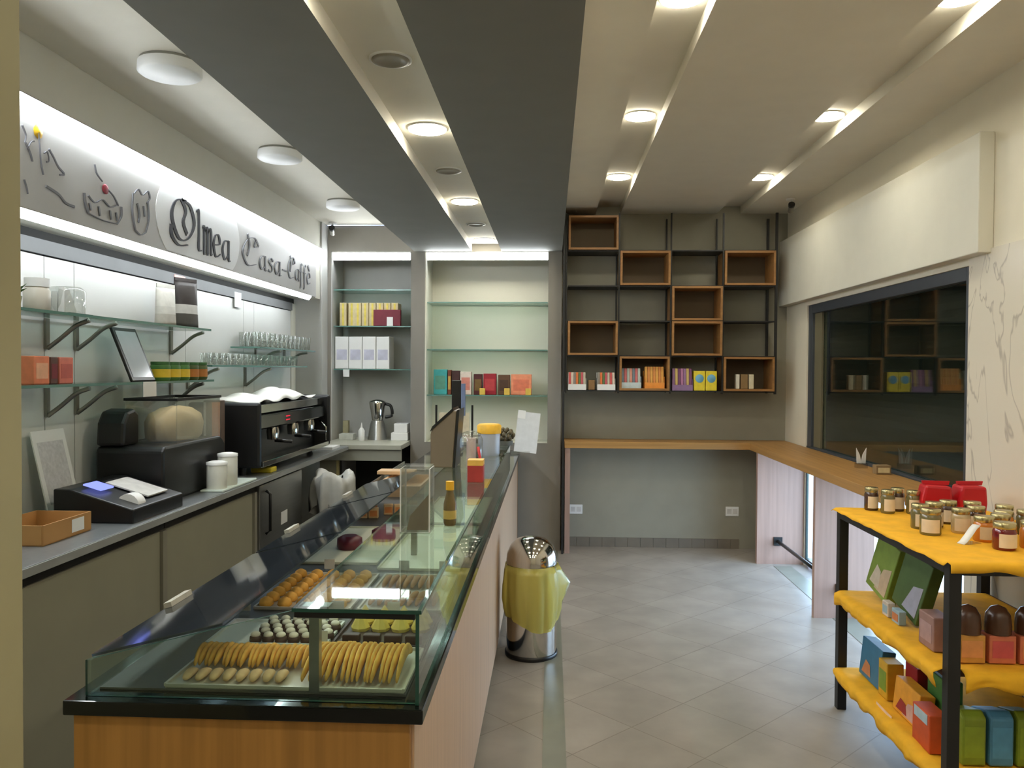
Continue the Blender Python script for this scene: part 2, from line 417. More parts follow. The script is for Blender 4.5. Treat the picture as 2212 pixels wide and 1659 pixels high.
# ------------------------------------------------------------------ sign
SX = -1.985
def nib(mb, pts, w, ang=35, n=7, minw=0.2, x0=SX, x1=SX + 0.005, mi=0):
    P = catmull(pts, n) if len(pts) > 2 else pts
    nv = Vector((math.cos(R(ang)), math.sin(R(ang)))) * w / 2
    L, Rr = [], []
    for i, p in enumerate(P):
        d = Vector(P[min(i + 1, len(P) - 1)]) - Vector(P[max(i - 1, 0)])
        d = d.normalized() if d.length > 1e-9 else Vector((1, 0))
        per = Vector((-d.y, d.x)) * w * minw / 2
        off = nv if nv.dot(per) >= 0 else -nv
        off = per * max(abs(off.dot(per.normalized())) / (w / 2), minw) / minw if per.length > 0 else off
        L.append(Vector(p) + off); Rr.append(Vector(p) - off)
    v, f = [], []
    for a, b in zip(L, Rr):
        v += [(x0, a.x, a.y), (x0, b.x, b.y), (x1, a.x, a.y), (x1, b.x, b.y)]
    for i in range(len(L) - 1):
        o, q = 4 * i, 4 * i + 4
        f += [(o + 2, q + 2, q + 3, o + 3), (o, o + 1, q + 1, q), (o, q, q + 2, o + 2), (o + 1, o + 3, q + 3, q + 1)]
    e = 4 * (len(L) - 1); f += [(0, 2, 3, 1), (e, e + 1, e + 3, e + 2)]
    mb.add(v, f, mi)
SG = thing('shop_sign', 'long grey fascia sign reading Olmea on a white oval, between two LED strips', 'sign', (0, 0, 0))
B(-1.999, SX - 0.002, 1.39, 6.73, 2.195, 2.571).build('sign_panel', M_signgrey, SG)
ov = []
for k in range(48):
    a = 2 * PI * k / 48
    y, z = 4.51 + 0.545 * math.cos(a), 2.385 + 0.30 * math.sin(a)
    ov.append((y, min(max(z, 2.203), 2.570)))
MB().prism(ov, 'x', SX - 0.002, SX).build('white_oval', M_signwhite, SG)
def place(strokes, y0, y1, z0, z1): return [[(y0 + (y1 - y0) * u, z0 + (z1 - z0) * v) for u, v in s] for s in strokes]
LET = {
 'O': [[(0.62, 1.0), (0.2, 0.9), (0.02, 0.5), (0.3, 0.05), (0.7, 0.1), (0.98, 0.5), (0.8, 0.9), (0.45, 0.98)], [(0.42, 0.98), (0.6, 0.75), (0.5, 0.45), (0.66, 0.2)],
       [(0.0, 0.3), (0.02, 0.05), (0.3, -0.12), (0.7, -0.05)]],
 'l': [[(0.15, 0.96), (0.45, 1.0), (0.5, 0.5), (0.5, 0.08), (0.9, 0.06)]],
 'm': [[(0.0, 0.92), (0.14, 0.98), (0.16, 0.05), (0.24, 0.0)], [(0.16, 0.8), (0.36, 1.0), (0.5, 0.85), (0.5, 0.05), (0.57, 0.0)], [(0.5, 0.8), (0.7, 1.0), (0.86, 0.85), (0.86, 0.08), (1.0, 0.05)]],
 'e': [[(0.1, 0.5), (0.85, 0.62), (0.7, 0.97), (0.3, 0.92), (0.08, 0.5), (0.35, 0.02), (0.95, 0.18)]],
 'a': [[(0.8, 0.95), (0.3, 0.9), (0.06, 0.45), (0.3, 0.02), (0.78, 0.3)], [(0.8, 1.0), (0.8, 0.1), (1.0, 0.03)]],
 'C': [[(0.95, 0.78), (0.7, 1.0), (0.3, 0.85), (0.05, 0.4), (0.3, 0.0), (0.8, 0.1)], [(0.3, 1.05), (0.42, 0.7), (0.3, 0.3)], [(0.95, 0.78), (0.7, 0.7), (0.8, 0.95)]],
 's': [[(0.9, 0.85), (0.5, 1.0), (0.2, 0.75), (0.75, 0.4), (0.6, 0.05), (0.1, 0.12)]],
 'f': [[(0.9, 1.75), (0.55, 1.85), (0.45, 1.2), (0.45, -0.7), (0.2, -0.8)], [(0.1, 0.95), (0.9, 0.98)]],
 '-': [[(0.05, 0.5), (0.95, 0.5)]],
 "'": [[(0.2, 1.6), (0.8, 1.2)]],
}
mb = MB()
for ch, y0, y1, z0, z1, w in (('O', 4.125, 4.40, 2.275, 2.50, 0.032), ('l', 4.41, 4.50, 2.245, 2.475, 0.026), ('m', 4.505, 4.635, 2.25, 2.40, 0.026), ('e', 4.645, 4.755, 2.25, 2.385, 0.026), ('a', 4.775, 4.90, 2.25, 2.375, 0.026)):
    for s in place(LET[ch], y0, y1, z0, z1): nib(mb, s, w, 15, minw=0.25)
mb.build('name_lettering', M_ink, SG, label='dark lettering reading Olmea')
mb = MB()
for ch, y0, y1, z0, z1, w in (('C', 5.09, 5.40, 2.27, 2.46, 0.02), ('a', 5.40, 5.54, 2.27, 2.37, 0.022), ('s', 5.56, 5.68, 2.27, 2.37, 0.022), ('a', 5.70, 5.84, 2.27, 2.37, 0.022), ('-', 5.86, 5.97, 2.28, 2.36, 0.03),
                              ('C', 5.99, 6.17, 2.28, 2.44, 0.018), ('a', 6.17, 6.27, 2.28, 2.37, 0.02), ('f', 6.27, 6.35, 2.29, 2.36, 0.02), ('f', 6.36, 6.44, 2.29, 2.36, 0.02), ('e', 6.46, 6.56, 2.28, 2.37, 0.02), ("'", 6.48, 6.54, 2.27, 2.37, 0.02)):
    for s in place(LET[ch], y0, y1, z0, z1): nib(mb, s, w, 20, minw=0.25, mi=0)
mb.build('script_lettering', M_inkgrey, SG, label='thin grey script lettering')
mb = MB()                                                   # pen drawings
for s, w in (([(3.035, 2.50), (3.045, 2.44), (3.05, 2.39), (3.065, 2.345)], 0.008), ([(3.10, 2.455), (3.13, 2.43), (3.16, 2.40), (3.20, 2.38), (3.17, 2.37)], 0.008), ([(3.07, 2.43), (3.09, 2.44), (3.10, 2.41), (3.085, 2.40)], 0.006),
             ([(2.94, 2.50), (2.96, 2.47), (2.955, 2.44)], 0.008), ([(2.97, 2.42), (2.99, 2.45), (3.01, 2.46)], 0.006), ([(2.96, 2.44), (2.985, 2.41), (3.0, 2.38)], 0.008),
             ([(3.08, 2.305), (3.16, 2.29), (3.21, 2.265), (3.27, 2.262)], 0.010), ([(2.95, 2.30), (2.965, 2.27), (2.97, 2.25)], 0.008)):
    nib(mb, s, w, 80, minw=0.35)
mb.build('flower_drawing', M_inkgrey, SG)
MB().lathe([(0.0005, 0.004), (0.026, 0.0), (0.03, -0.004)], 7, M=Matrix.Translation((SX + 0.001, 3.04, 2.505)) @ Euler((0, R(90), 0)).to_matrix().to_4x4()).build('yellow_blossom', cm(232, 186, 40), SG)
mb = MB()
for s, w in (([(3.34, 2.335), (3.35, 2.29), (3.37, 2.255)], 0.014), ([(3.37, 2.255), (3.48, 2.245), (3.60, 2.25)], 0.010), ([(3.60, 2.25), (3.635, 2.29), (3.635, 2.335)], 0.014), ([(3.37, 2.33), (3.42, 2.31), (3.48, 2.335), (3.54, 2.315), (3.60, 2.335)], 0.010),
             ([(3.52, 2.39), (3.57, 2.37), (3.61, 2.335)], 0.008), ([(3.42, 2.475), (3.435, 2.44), (3.48, 2.415)], 0.007), ([(3.38, 2.30), (3.39, 2.27)], 0.01), ([(3.45, 2.30), (3.46, 2.26)], 0.01), ([(3.54, 2.30), (3.55, 2.26)], 0.01), ([(3.59, 2.30), (3.60, 2.265)], 0.01)):
    nib(mb, s, w, 20, minw=0.4)
mb.build('dessert_drawing', M_inkgrey, SG)
MB().sphere((SX + 0.002, 3.505, 2.387), (0.004, 0.026, 0.022)).build('cherry', cm(150, 40, 56), SG)
mb = MB()
for s, w in (([(3.74, 2.42), (3.735, 2.33), (3.76, 2.25)], 0.012), ([(3.76, 2.25), (3.81, 2.235), (3.86, 2.255)], 0.012), ([(3.86, 2.255), (3.89, 2.33), (3.88, 2.41)], 0.012), ([(3.75, 2.42), (3.79, 2.45), (3.83, 2.43), (3.88, 2.46), (3.90, 2.43), (3.87, 2.40)], 0.012), ([(3.78, 2.38), (3.80, 2.33), (3.79, 2.29)], 0.012), ([(3.84, 2.38), (3.85, 2.33)], 0.01)):
    nib(mb, s, w, 20, minw=0.4)
mb.build('cup_drawing', M_inkgrey, SG)
tag(B(-2.204, -2.202, 4.62, 4.76, 2.085, 2.14).build('pink_sticker', cm(236, 176, 170)), 'small pink sticker on the trim below the sign', 'sticker')
tag(B(-2.2045, -2.2025, 5.52, 5.64, 2.02, 2.125).build('white_notice', M_paper), 'small white notice hanging below the sign', 'notice')

# ------------------------------------------------------------------ left back counter
t = thing('service_worktop', 'long grey service worktop along the left wall', 'worktop')
B(-2.215, -1.685, 1.39, 6.62, 0.915, 0.95).build('slab', M_work, t, bevel=0.003)
B(-1.6845, -1.679, 1.39, 6.62, 0.918, 0.947).build('edge_strip', M_workedge, t)
def cabinet(y0, y1, label):
    t = thing('base_cabinet', label, 'cabinet', (0, 0, 0), 0, 'cabinets under the service worktop')
    mb = MB(); mb.box(-2.2, -1.73, y0, y1, 0.10, 0.912); mb.box(-2.15, -1.76, y0, y1, 0, 0.10)
    mb.build('carcass', M_cab, t)
    B(-1.7295, -1.712, y0 + 0.003, y1 - 0.05, 0.105, 0.875).build('door', M_cab, t, bevel=0.002)
    B(-1.7295, -1.700, y1 - 0.045, y1 - 0.006, 0.105, 0.875).build('handle_profile', mat('handle_grey', (132, 128, 114), .4), t)
    B(-1.7295, -1.716, y0 + 0.003, y1 - 0.006, 0.878, 0.912).build('shadow_rail', M_dark, t)
cabinet(1.40, 2.45, 'grey-green cabinet nearest the pillar under the service worktop')
cabinet(2.45, 3.50, 'grey-green cabinet left of the middle aluminium handle profile, under the register')
cabinet(3.50, 4.60, 'grey-green cabinet under the black hopper machine')
t = thing('undercounter_fridge', 'stainless undercounter fridge with vertical handle beneath the coffee machine', 'fridge')
B(-2.2, -1.745, 4.64, 5.46, 0.04, 0.91).build('fridge_body', M_steel, t)
d = B(-1.743, -1.705, 4.65, 5.45, 0.10, 0.90).build('fridge_door', M_steel, t, bevel=0.006)
MB().tube([(-1.70, 4.74, 0.60), (-1.675, 4.74, 0.62), (-1.675, 4.74, 0.84), (-1.70, 4.74, 0.86)], 0.009).build('door_handle', M_black, d)
B(-1.7045, -1.703, 5.02, 5.14, 0.60, 0.68).build('sticker', M_white, d)
# upper and lower glass shelves
def glass_shelf(label, y0, y1, z, brackets, x0=-2.205, x1=-2.0, bh=.15):
    t = thing('glass_shelf', label, 'shelf')
    MB().pane(x0, x1, y0, y1, z - 0.012, z).build('shelf_pane', [M_shelf, M_shelfedge], t)
    for y in brackets:
        mb = MB(); mb.box(-2.219, -2.207, y - 0.012, y + 0.012, z - bh, z - 0.013)
        mb.tube(catmull([(-2.21, y, z - bh + .005), (-2.15, y, z - bh * .67), (-2.08, y, z - bh * .3), (-2.02, y, z - 0.022)]), 0.010, 8)
        mb.build('bracket', M_alu, t)
glass_shelf('upper glass shelf holding coffee bags near the left pillar', 2.2, 4.66, 1.822, (3.44, 3.66, 4.60))
glass_shelf('lower glass shelf holding orange boxes and green jars on the left wall', 2.2, 4.70, 1.525, (3.44, 3.66, 4.60))
glass_shelf('glass shelf with the long row of tumblers behind the coffee machine', 4.72, 6.60, 1.612, (4.82, 5.74), -2.205, -2.02)
glass_shelf('topmost far glass shelf crowded with glasses near the niche', 5.45, 6.76, 1.742, (5.95, 6.6), -2.205, -2.0, .105)
# tumblers
def tumbler(label, group, loc, r=0.026, h=0.075):
    t = MB().lathe([(r * 0.8, 0.0), (r, h), (r - 0.002, h), (r * 0.8 - 0.002, 0.006), (0.0005, 0.006)], 16, cap=False)
    return tag(t.build('tumbler', M_clear, None, loc), label, 'glass', group)
g0 = tumbler('clear tumbler in the long row on the middle glass shelf behind the coffee machine', 'tumblers on the middle shelf', (-2.06, 4.80, 1.612))
for k in range(1, 34):
    dup(g0, (-2.06 - 0.066 * (k % 2) + random.uniform(-.004, .004), 4.80 + 0.05 * k, 1.612))
g1 = tumbler('clear glass crowded on the topmost far glass shelf near the niche', 'glasses on the far top shelf', (-2.04, 5.52, 1.742), 0.03, 0.105)
for k in range(1, 36):
    dup(g1, (-2.04 - 0.068 * (k % 3 == 1) - 0.13 * (k % 3 == 2), 5.52 + 0.0345 * k, 1.742))
# upper shelf items
SH = 1.822
t = thing('lidded_jar', 'clear jar with white lid and beige contents on the upper shelf', 'jar', (-2.10, 3.20, SH))
MB().lathe([(0.045, 0), (0.05, 0.015), (0.05, 0.085), (0.04, 0.10)], 24).build('jar_body', mat('jar_beige', (206, 200, 188), 0.3), t)
MB().cyl((0, 0, 0.10), 0.046, 0.035, 24).build('jar_lid', M_white, t)
t = thing('potted_herb', 'small green plant at the left end of the upper shelf', 'plant', (-2.10, 3.04, SH))
MB().lathe([(0.03, 0), (0.04, 0.05)], 16).build('pot', cm(150, 160, 140), t)
mb = MB()
for k in range(22):
    a = random.uniform(0, 2 * PI); l = random.uniform(.03, .085); b = random.uniform(.01, .05)
    p = Vector((.015 * math.cos(a), .015 * math.sin(a), .05)); q = p + Vector((b * math.cos(a), b * math.sin(a), l)); n = Vector((-math.sin(a), math.cos(a), 0)) * .008
    mid = (p + q) / 2 + Vector((0, 0, .01))
    mb.add([p, mid + n, q, mid - n], [(0, 1, 2, 3)])
mb.build('leaves', cm(70, 104, 50), t)
t = thing('napkin_dome', 'clear box of white napkins beside the lidded jar', 'container', (-2.10, 3.40, SH))
MB().box(-0.07, 0.07, -0.085, 0.085, 0.0, 0.005).build('base', cm(40, 86, 74), t)
mb = MB()
for a in range(3):
    mb.prism([(-0.075, 0.006), (0.06 - a * .02, 0.012), (-0.03, 0.05 + .025 * a), (-0.07, 0.075 + .02 * a)], 'x', -0.05 + .03 * a, -0.025 + .03 * a)
mb.build('napkins', M_paper, t)
MB().lathe([(0.075, 0.006), (0.078, 0.10), (0.06, 0.118), (0.0005, 0.122)], 24, cap=False).build('cover', M_clear, t)
def pouch(name, label, loc, w, h, d, cols, rz):
    t = thing('coffee_bag', label, 'bag', loc, rz)
    n = 10; v = []; f = []
    for i in range(n + 1):
        s = i / n; th = d * (1 - s ** 2.2) * 0.5 + 0.003; ww = w * (1 - 0.06 * math.sin(PI * s)) / 2
        v += [(-ww, -th * .3, h * s), (-ww * .6, -th, h * s), (ww * .6, -th, h * s), (ww, -th * .3, h * s), (ww, th * .3, h * s), (ww * .6, th, h * s), (-ww * .6, th, h * s), (-ww, th * .3, h * s)]
    for i in range(n):
        for k in range(8):
            f.append((8 * i + k, 8 * i + (k + 1) % 8, 8 * i + 8 + (k + 1) % 8, 8 * i + 8 + k))
    f += [tuple(range(8)), tuple(range(8 * n, 8 * n + 8))]
    mi = [(0 if (q // 8) in (0, 1, 2) else (1 if (q // 8) < 5 else 2)) for q in range(8 * n)] + [0, 2]
    MB().add(v, f, mi, True).build('bag_body', cols, t)
    B(-w / 2 * .95, w / 2 * .95, -0.004, 0.004, h, h + 0.02).build('bag_seal', cols[2], t)
FV = R(70)
pouch('a', 'silver and white coffee bag, left of the two on the upper shelf', (-2.09, 4.28, SH), 0.13, 0.205, 0.07, [cm(190, 186, 176), cm(214, 212, 204), cm(226, 224, 216)], FV)
pouch('b', 'tall dark coffee bag with black and white picture on the upper shelf', (-2.08, 4.50, SH), 0.17, 0.26, 0.08, [cm(70, 68, 62), cm(196, 194, 188), cm(46, 40, 38)], FV)
# lower shelf items
SL = 1.525
def slim_box(name, label, cat, loc, dims, col, col2, rz=0, group=None, rot=None, patch=(0.2, 0.75), pw=.38):
    w, d, h = dims
    t = thing(name, label, cat, loc, rz, group)
    if rot: t.rotation_euler = rot
    B(-w / 2, w / 2, -d / 2, d / 2, 0, h).build('carton', col, t, bevel=min(.004, d * .1))
    if col2:
        B(-w * pw, w * pw, -d / 2 - .0012, -d / 2 + .0005, h * patch[0], h * patch[1]).build('printed_panel', col2, t)
    return t
SIDE = R(90)   # front turned to face the shop floor (+x)
slim_box('biscuit_box', 'orange-pink box, left of the three on the lower shelf', 'box', (-2.09, 3.17, SL), (0.10, 0.06, 0.115), cm(232, 134, 96), cm(238, 176, 140), SIDE)
slim_box('biscuit_box', 'dark brown and maroon box between two pink boxes on the lower shelf', 'box', (-2.09, 3.252, SL), (0.05, 0.06, 0.112), cm(92, 56, 46), cm(120, 30, 40), SIDE)
slim_box('biscuit_box', 'red-pink box, right of the three on the lower shelf', 'box', (-2.09, 3.335, SL), (0.10, 0.06, 0.112), cm(220, 122, 104), cm(196, 96, 84), SIDE)
t = thing('tablet', 'black framed tablet leaning on the left wall on the lower shelf', 'tablet', (-2.03, 3.93, SL + 0.002), 0)
Mx = Matrix.Rotation(R(-22), 4, 'Y') @ Matrix.Rotation(R(90), 4, 'Z')
B(-0.115, 0.115, -0.004, 0.010, 0.0, 0.285, M=Mx).build('tablet_case', M_black, t, bevel=.004)
B(-0.095, 0.095, -0.0052, -0.0042, 0.02, 0.265, M=Mx).build('tablet_screen', mat('screen_grey', (186, 188, 196), 0.1), t)
for k, (dy, c) in enumerate(((0, 0), (.115, 0), (.23, 0), (.345, 1), (.46, 1))):
    t = thing('preserve_jar', ['first', 'second', 'third', 'fourth', 'fifth'][k] + ' green and yellow jar from the left in the row on the lower shelf', 'jar', (-2.06, 4.16 + dy, SL), 0, 'green and yellow jars on the lower shelf')
    MB().lathe([(0.044, 0), (0.05, 0.01), (0.05, 0.078), (0.046, 0.085)], 24).build('jar_body', cm(64, 110, 46) if not c else cm(70, 84, 36), t)
    MB().lathe([(0.0508, 0.018), (0.0508, 0.062)], 24, cap=False).build('jar_label', cm(226, 190, 48) if not c else cm(186, 116, 46), t)
    MB().cyl((0, 0, 0.085), 0.048, 0.016, 24).build('jar_lid', cm(52, 96, 44), t)
tag(B(-1.998, -1.9965, 3.86, 3.99, 1.45, 1.524).build('price_card', M_paper), 'white card hanging from the edge of the lower glass shelf', 'card')

# items on the service worktop
ZT = 0.95
def openbox(name, label, loc, w, d, h, m, rz=0):
    t = thing(name, label, 'box', loc, rz)
    mb = MB(); mb.box(-w / 2, w / 2, -d / 2, d / 2, 0, .004)
    for s in (-1, 1):
        mb.box(s * w / 2 - .003, s * w / 2 + .003, -d / 2, d / 2, .004, h); mb.box(-w / 2 + .003, w / 2 - .003, s * d / 2 - .003, s * d / 2 + .003, .004, h)
    mb.build('carton', m, t)
    return t
b = openbox('cardboard_box', 'open brown cardboard box on the worktop beside the pillar', (-1.93, 2.95, ZT), 0.22, 0.30, 0.075, M_card)
B(0.1135, 0.1145, 0.02, 0.10, 0.015, 0.065).build('paper_label', M_paper, b)
tag(B(-2.12, -1.99, 3.14, 3.40, ZT, ZT + .02).build('black_pouch', M_black, None, bevel=.006), 'flat black pouch between the cardboard box and the register', 'pouch')
t = thing('notice_card', 'tall white printed card leaning on the wall behind the register', 'card', (-2.105, 3.40, ZT), 0)
Mx = Matrix.Rotation(R(-13), 4, 'Y') @ Matrix.Rotation(R(90), 4, 'Z')
B(-0.115, 0.115, -0.003, 0.003, 0.001, 0.38, M=Mx).build('card_sheet', M_paper, t)
B(-0.09, 0.09, -0.0037, -0.0031, 0.06, 0.33, M=Mx).build('printed_panel', mat('faint_print', (206, 204, 206), 0.8, var=.12, scale=60), t)
t = thing('cash_register', 'black cash register with lit blue display and receipt roll on the worktop', 'cash register', (-1.885, 3.455, ZT))
MB().prism([(-0.17, 0), (0.17, 0), (0.17, 0.06), (-0.10, 0.14), (-0.17, 0.14)], 'y', -0.225, 0.225).build('register_body', M_black, t, bevel=.006)
Mk = Matrix.Rotation(R(16.5), 4, 'Y')
B(-0.10, 0.10, -0.02, 0.16, 0.112, 0.118, M=Mk).build('keypad', cm(206, 204, 200), t)
B(-0.12, -0.04, -0.16, -0.06, 0.118, 0.124, M=Mk).build('lit_display', emis('blue_display_glow', (0.25, 0.3, 1.0), 1.6), t)
MB().cyl((0, 0, -0.05), 0.05, 0.06, 20, M=Matrix.Translation((0.10, -0.13, 0.06)) @ Euler((R(90), 0, 0)).to_matrix().to_4x4()).build('receipt_roll', M_paper, t)
MB().box(-0.03, 0.06, 0.12, 0.18, 0.102, 0.106, M=Mk).build('red_keys', cm(210, 90, 70), t)
tag(B(-1.80, -1.72, 3.30, 3.52, ZT, ZT + .012).build('snack_packet', cm(214, 96, 80)), 'flat red and brown packet at the worktop edge in front of the register', 'packet')
# black hopper machine
t = thing('hopper_machine', 'large black juicer machine with clear hopper full of a beige paper sack', 'machine', (-1.985, 4.065, ZT))
MB().prism([(-0.36, 0), (0.36, 0), (0.36, 0.23), (0.30, 0.27), (-0.34, 0.27), (-0.36, 0.25)], 'x', -0.165, 0.165).build('machine_body', M_black, t, bevel=.012)
MB().prism([(-0.36, 0.271), (-0.205, 0.271), (-0.205, 0.42), (-0.25, 0.445), (-0.31, 0.435), (-0.35, 0.38)], 'x', -0.165, -0.03).build('motor_column', M_black, t, bevel=.015)
mb = MB(); mb.pane(-0.11, 0.15, -0.195, -0.189, 0.271, 0.48); mb.pane(-0.11, 0.15, 0.32, 0.326, 0.271, 0.48); mb.pane(0.144, 0.15, -0.189, 0.32, 0.271, 0.48); mb.pane(-0.11, -0.104, -0.189, 0.32, 0.271, 0.48)
mb.build('hopper', [M_clear, M_clear], t)
mb = MB(); mb.box(-0.115, 0.155, -0.20, -0.18, 0.4805, 0.494); mb.box(-0.115, 0.155, 0.31, 0.331, 0.4805, 0.494); mb.box(0.137, 0.155, -0.18, 0.31, 0.4805, 0.494); mb.box(-0.115, -0.097, -0.18, 0.31, 0.4805, 0.494)
mb.build('hopper_rim', M_black, t)
v, f = [], []; n = 36
for i, (r, z) in enumerate([(.10, .273), (.116, .29), (.117, .36), (.105, .40), (.07, .425), (.02, .437)]):
    for k in range(n):
        a = 2 * PI * k / n; rr = r * (1 + .05 * math.sin(5 * a + i) + .03 * math.sin(11 * a - i)) - .004
        v.append((.02 + rr * .98 * math.cos(a), .065 + rr * 2.0 * math.sin(a), z + .01 * math.sin(3 * a + i)* (i > 1)))
for i in range(5):
    for k in range(n): f.append((i * n + k, i * n + (k + 1) % n, i * n + n + (k + 1) % n, i * n + n + k))
f.append(tuple(range(5 * n, 6 * n)))
MB().add(v, f, 0, True).build('paper_sack', M_beige, t)
t = thing('tall_carton', 'tall brown carton with an orange stripe between the hopper machine and coffee machine', 'box', (-1.915, 4.50, ZT))
B(-0.05, 0.05, -0.03, 0.03, 0, 0.46).build('carton', cm(104, 86, 74), t, bevel=.003)
B(0.0, 0.045, -0.0315, -0.0302, 0.12, 0.45).build('orange_stripe', cm(226, 116, 52), t)
B(-0.048, -0.035, -0.0315, -0.0302, 0.02, 0.45).build('pale_stripe', cm(206, 200, 190), t)
for k, (x, y, h) in enumerate(((-1.752, 4.15, 0.12), (-1.752, 4.29, 0.15))):
    t = thing('white_canister', ['short front white canister at the worktop edge by the hopper machine', 'taller white canister behind the short white one'][k], 'canister', (x, y, ZT + 0.012))
    MB().lathe([(0.05, 0), (0.052, 0.005), (0.052, h), (0.05, h + .004)], 28).build('canister_body', mat('white_ceramic', (226, 226, 216), 0.3), t)
    MB().lathe([(0.054, h + .004), (0.054, h + .018), (0.03, h + .024), (0.0005, h + .025)], 28).build('canister_lid', M_white, t)
tag(B(-1.812, -1.69, 4.08, 4.56, ZT, ZT + .012).build('serving_tray', mat('pale_green_tray', (222, 234, 226), 0.3), None, bevel=.004), 'pale white tray under the two canisters at the worktop edge', 'tray')
tag(B(-1.84, -1.71, 4.86, 4.96, ZT, ZT + .032).build('sponge', cm(206, 186, 50, rough=.9), None, bevel=.006), 'yellow sponge on the worktop in front of the coffee machine', 'sponge')
# espresso machine
E0 = (-1.95, 5.42, ZT)
t = thing('espresso_machine', 'black and chrome espresso machine on the grey worktop', 'coffee machine', E0)
B(-0.20, 0.12, -0.70, 0.72, 0.06, 0.36).build('machine_body', M_black, t, bevel=.02)
B(-0.20, 0.24, -0.75, -0.715, 0.05, 0.44).build('side_panel', M_black, t, bevel=.02)
B(-0.20, 0.24, 0.735, 0.77, 0.05, 0.44).build('side_panel', M_black, t, bevel=.02)
B(-0.20, 0.19, -0.70, 0.72, 0.365, 0.42).build('cup_tray', M_chrome, t, bevel=.005)
B(0.125, 0.21, -0.70, 0.72, 0.27, 0.36).build('control_panel', M_blackgloss, t, bevel=.01)
B(0.13, 0.24, -0.70, 0.72, 0.05, 0.085).build('drip_tray', M_chrome, t, bevel=.004)
for k, y in enumerate((-0.35, 0.05, 0.42)):
    g = MB().lathe([(0.035, 0.19), (0.04, 0.24), (0.035, 0.268)], 20, (0.175, y, 0)).build('group_head', M_chrome, t)
    MB().tube([(0.19, y, 0.185), (0.30, y, 0.175)], [0.014, 0.011]).build('portafilter_handle', M_black, g)
MB().tube([(0.20, 0.60, 0.25), (0.25, 0.60, 0.20), (0.25, 0.60, 0.10)], 0.007).build('steam_wand', M_chrome, t)
for x, y in ((-.15, -.66), (.10, -.66), (-.15, .68), (.10, .68)):
    MB().cyl((x, y, 0), 0.022, 0.06, 14).build('foot', M_black, t)
MB().box(0.211, 0.2125, -0.20, -0.12, 0.302, 0.309).box(0.211, 0.2125, -0.20, -0.12, 0.326, 0.333).build('red_indicator', emis('red_indicator_glow', (1, .05, .08), .8), t)
# white cloth on top
mb = MB(); nx, ny = 18, 40; v = []; f = []
for i in range(nx + 1):
    for j in range(ny + 1):
        u, w = i / nx, j / ny
        z = 0.012 + 0.085 * (math.sin(PI * u) * math.sin(PI * w)) ** .7 * (0.7 + .3 * math.sin(9 * w + 3 * u)) + 0.012 * math.sin(22 * w + 4 * u)
        v.append((-0.17 + 0.33 * u, -0.66 + 1.3 * w, max(z, 0.004)))
for i in range(nx):
    for j in range(ny):
        a = i * (ny + 1) + j; f.append((a, a + ny + 1, a + ny + 2, a + 1))
mb.add(v, f, 0, True)
o = mb.build('cloth', mat('white_cloth', (236, 236, 230), 0.9, var=.06, bump=.3, scale=14), None, (E0[0], E0[1], ZT + .42))
md = o.modifiers.new('thick', 'SOLIDIFY'); md.thickness = .004; md.offset = 1
tag(o, 'crumpled white cloth lying on top of the espresso machine', 'cloth')
tag(B(-1.86, -1.72, 6.28, 6.50, ZT, ZT + .02).build('paper_stack', M_paper), 'low stack of white papers at the far end of the grey worktop', 'papers')
# white lined waste bin
t = thing('lined_waste_bin', 'grey waste bin with a white plastic liner hanging over its rim, by the fridge', 'bin', (-1.545, 5.66, 0))
MB().lathe([(0.10, 0), (0.115, 0.55), (0.12, 0.80)], 24).build('bin_body', cm(120, 122, 120), t)
v, f = [], []; n = 40; prof = [(0.07, 0.80, 0), (0.10, 0.84, 0), (0.128, 0.845, .01), (0.142, 0.80, .015), (0.145, 0.70, .02), (0.13, 0.60, .025)]
for i, (r, z, am) in enumerate(prof):
    for k in range(n):
        a = 2 * PI * k / n; rr = r + am * math.sin(7 * a + i * .5) + am * .6 * math.sin(13 * a)
        v.append((rr * math.cos(a), rr * math.sin(a), z + (0.03 * math.sin(3 * a) if i < 4 else .05 * math.sin(5 * a + 1))))
for i in range(len(prof) - 1):
    for k in range(n): f.append((i * n + k, i * n + (k + 1) % n, i * n + n + (k + 1) % n, i * n + n + k))
MB().add(v, f, 0, True).build('bin_liner', M_liner, t)

# back counter in the left niche
t = thing('niche_counter', 'pale grey counter with dark opening below, inside the left niche', 'counter')
B(-1.94, -1.245, 6.66, 7.455, 0.915, 0.955).build('slab', mat('niche_worktop', (176, 176, 162), 0.35), t, bevel=.003)
B(-1.94, -1.245, 6.68, 6.70, 0.82, 0.914).build('fascia', mat('niche_fascia', (150, 150, 138), 0.5), t)
B(-1.94, -1.80, 6.69, 6.715, 0.0, 0.818).build('side_panel', M_cab, t)
B(-1.799, -1.785, 6.69, 6.74, 0.0, 0.818).build('side_panel_edge', cm(196, 184, 130), t)
B(-1.78, -1.25, 7.3, 7.31, 0.0, 0.90).build('back_panel', M_dark, t)
for z, n in ((2.30, 'topmost'), (1.975, 'middle'), (1.59, 'lowest')):
    t = thing('glass_shelf', n + ' glass shelf in the left niche', 'shelf')
    MB().pane(-1.944, -1.242, 7.13, 7.455, z - .010, z).build('shelf_pane', [M_shelf, M_shelfedge], t)
for z, n in ((2.19, 'topmost'), (1.77, 'middle'), (1.365, 'lowest')):
    t = thing('glass_shelf', n + ' glass shelf in the right niche', 'shelf')
    MB().pane(-1.103, -0.03, 7.13, 7.455, z - .010, z).build('shelf_pane', [M_shelf, M_shelfedge], t)
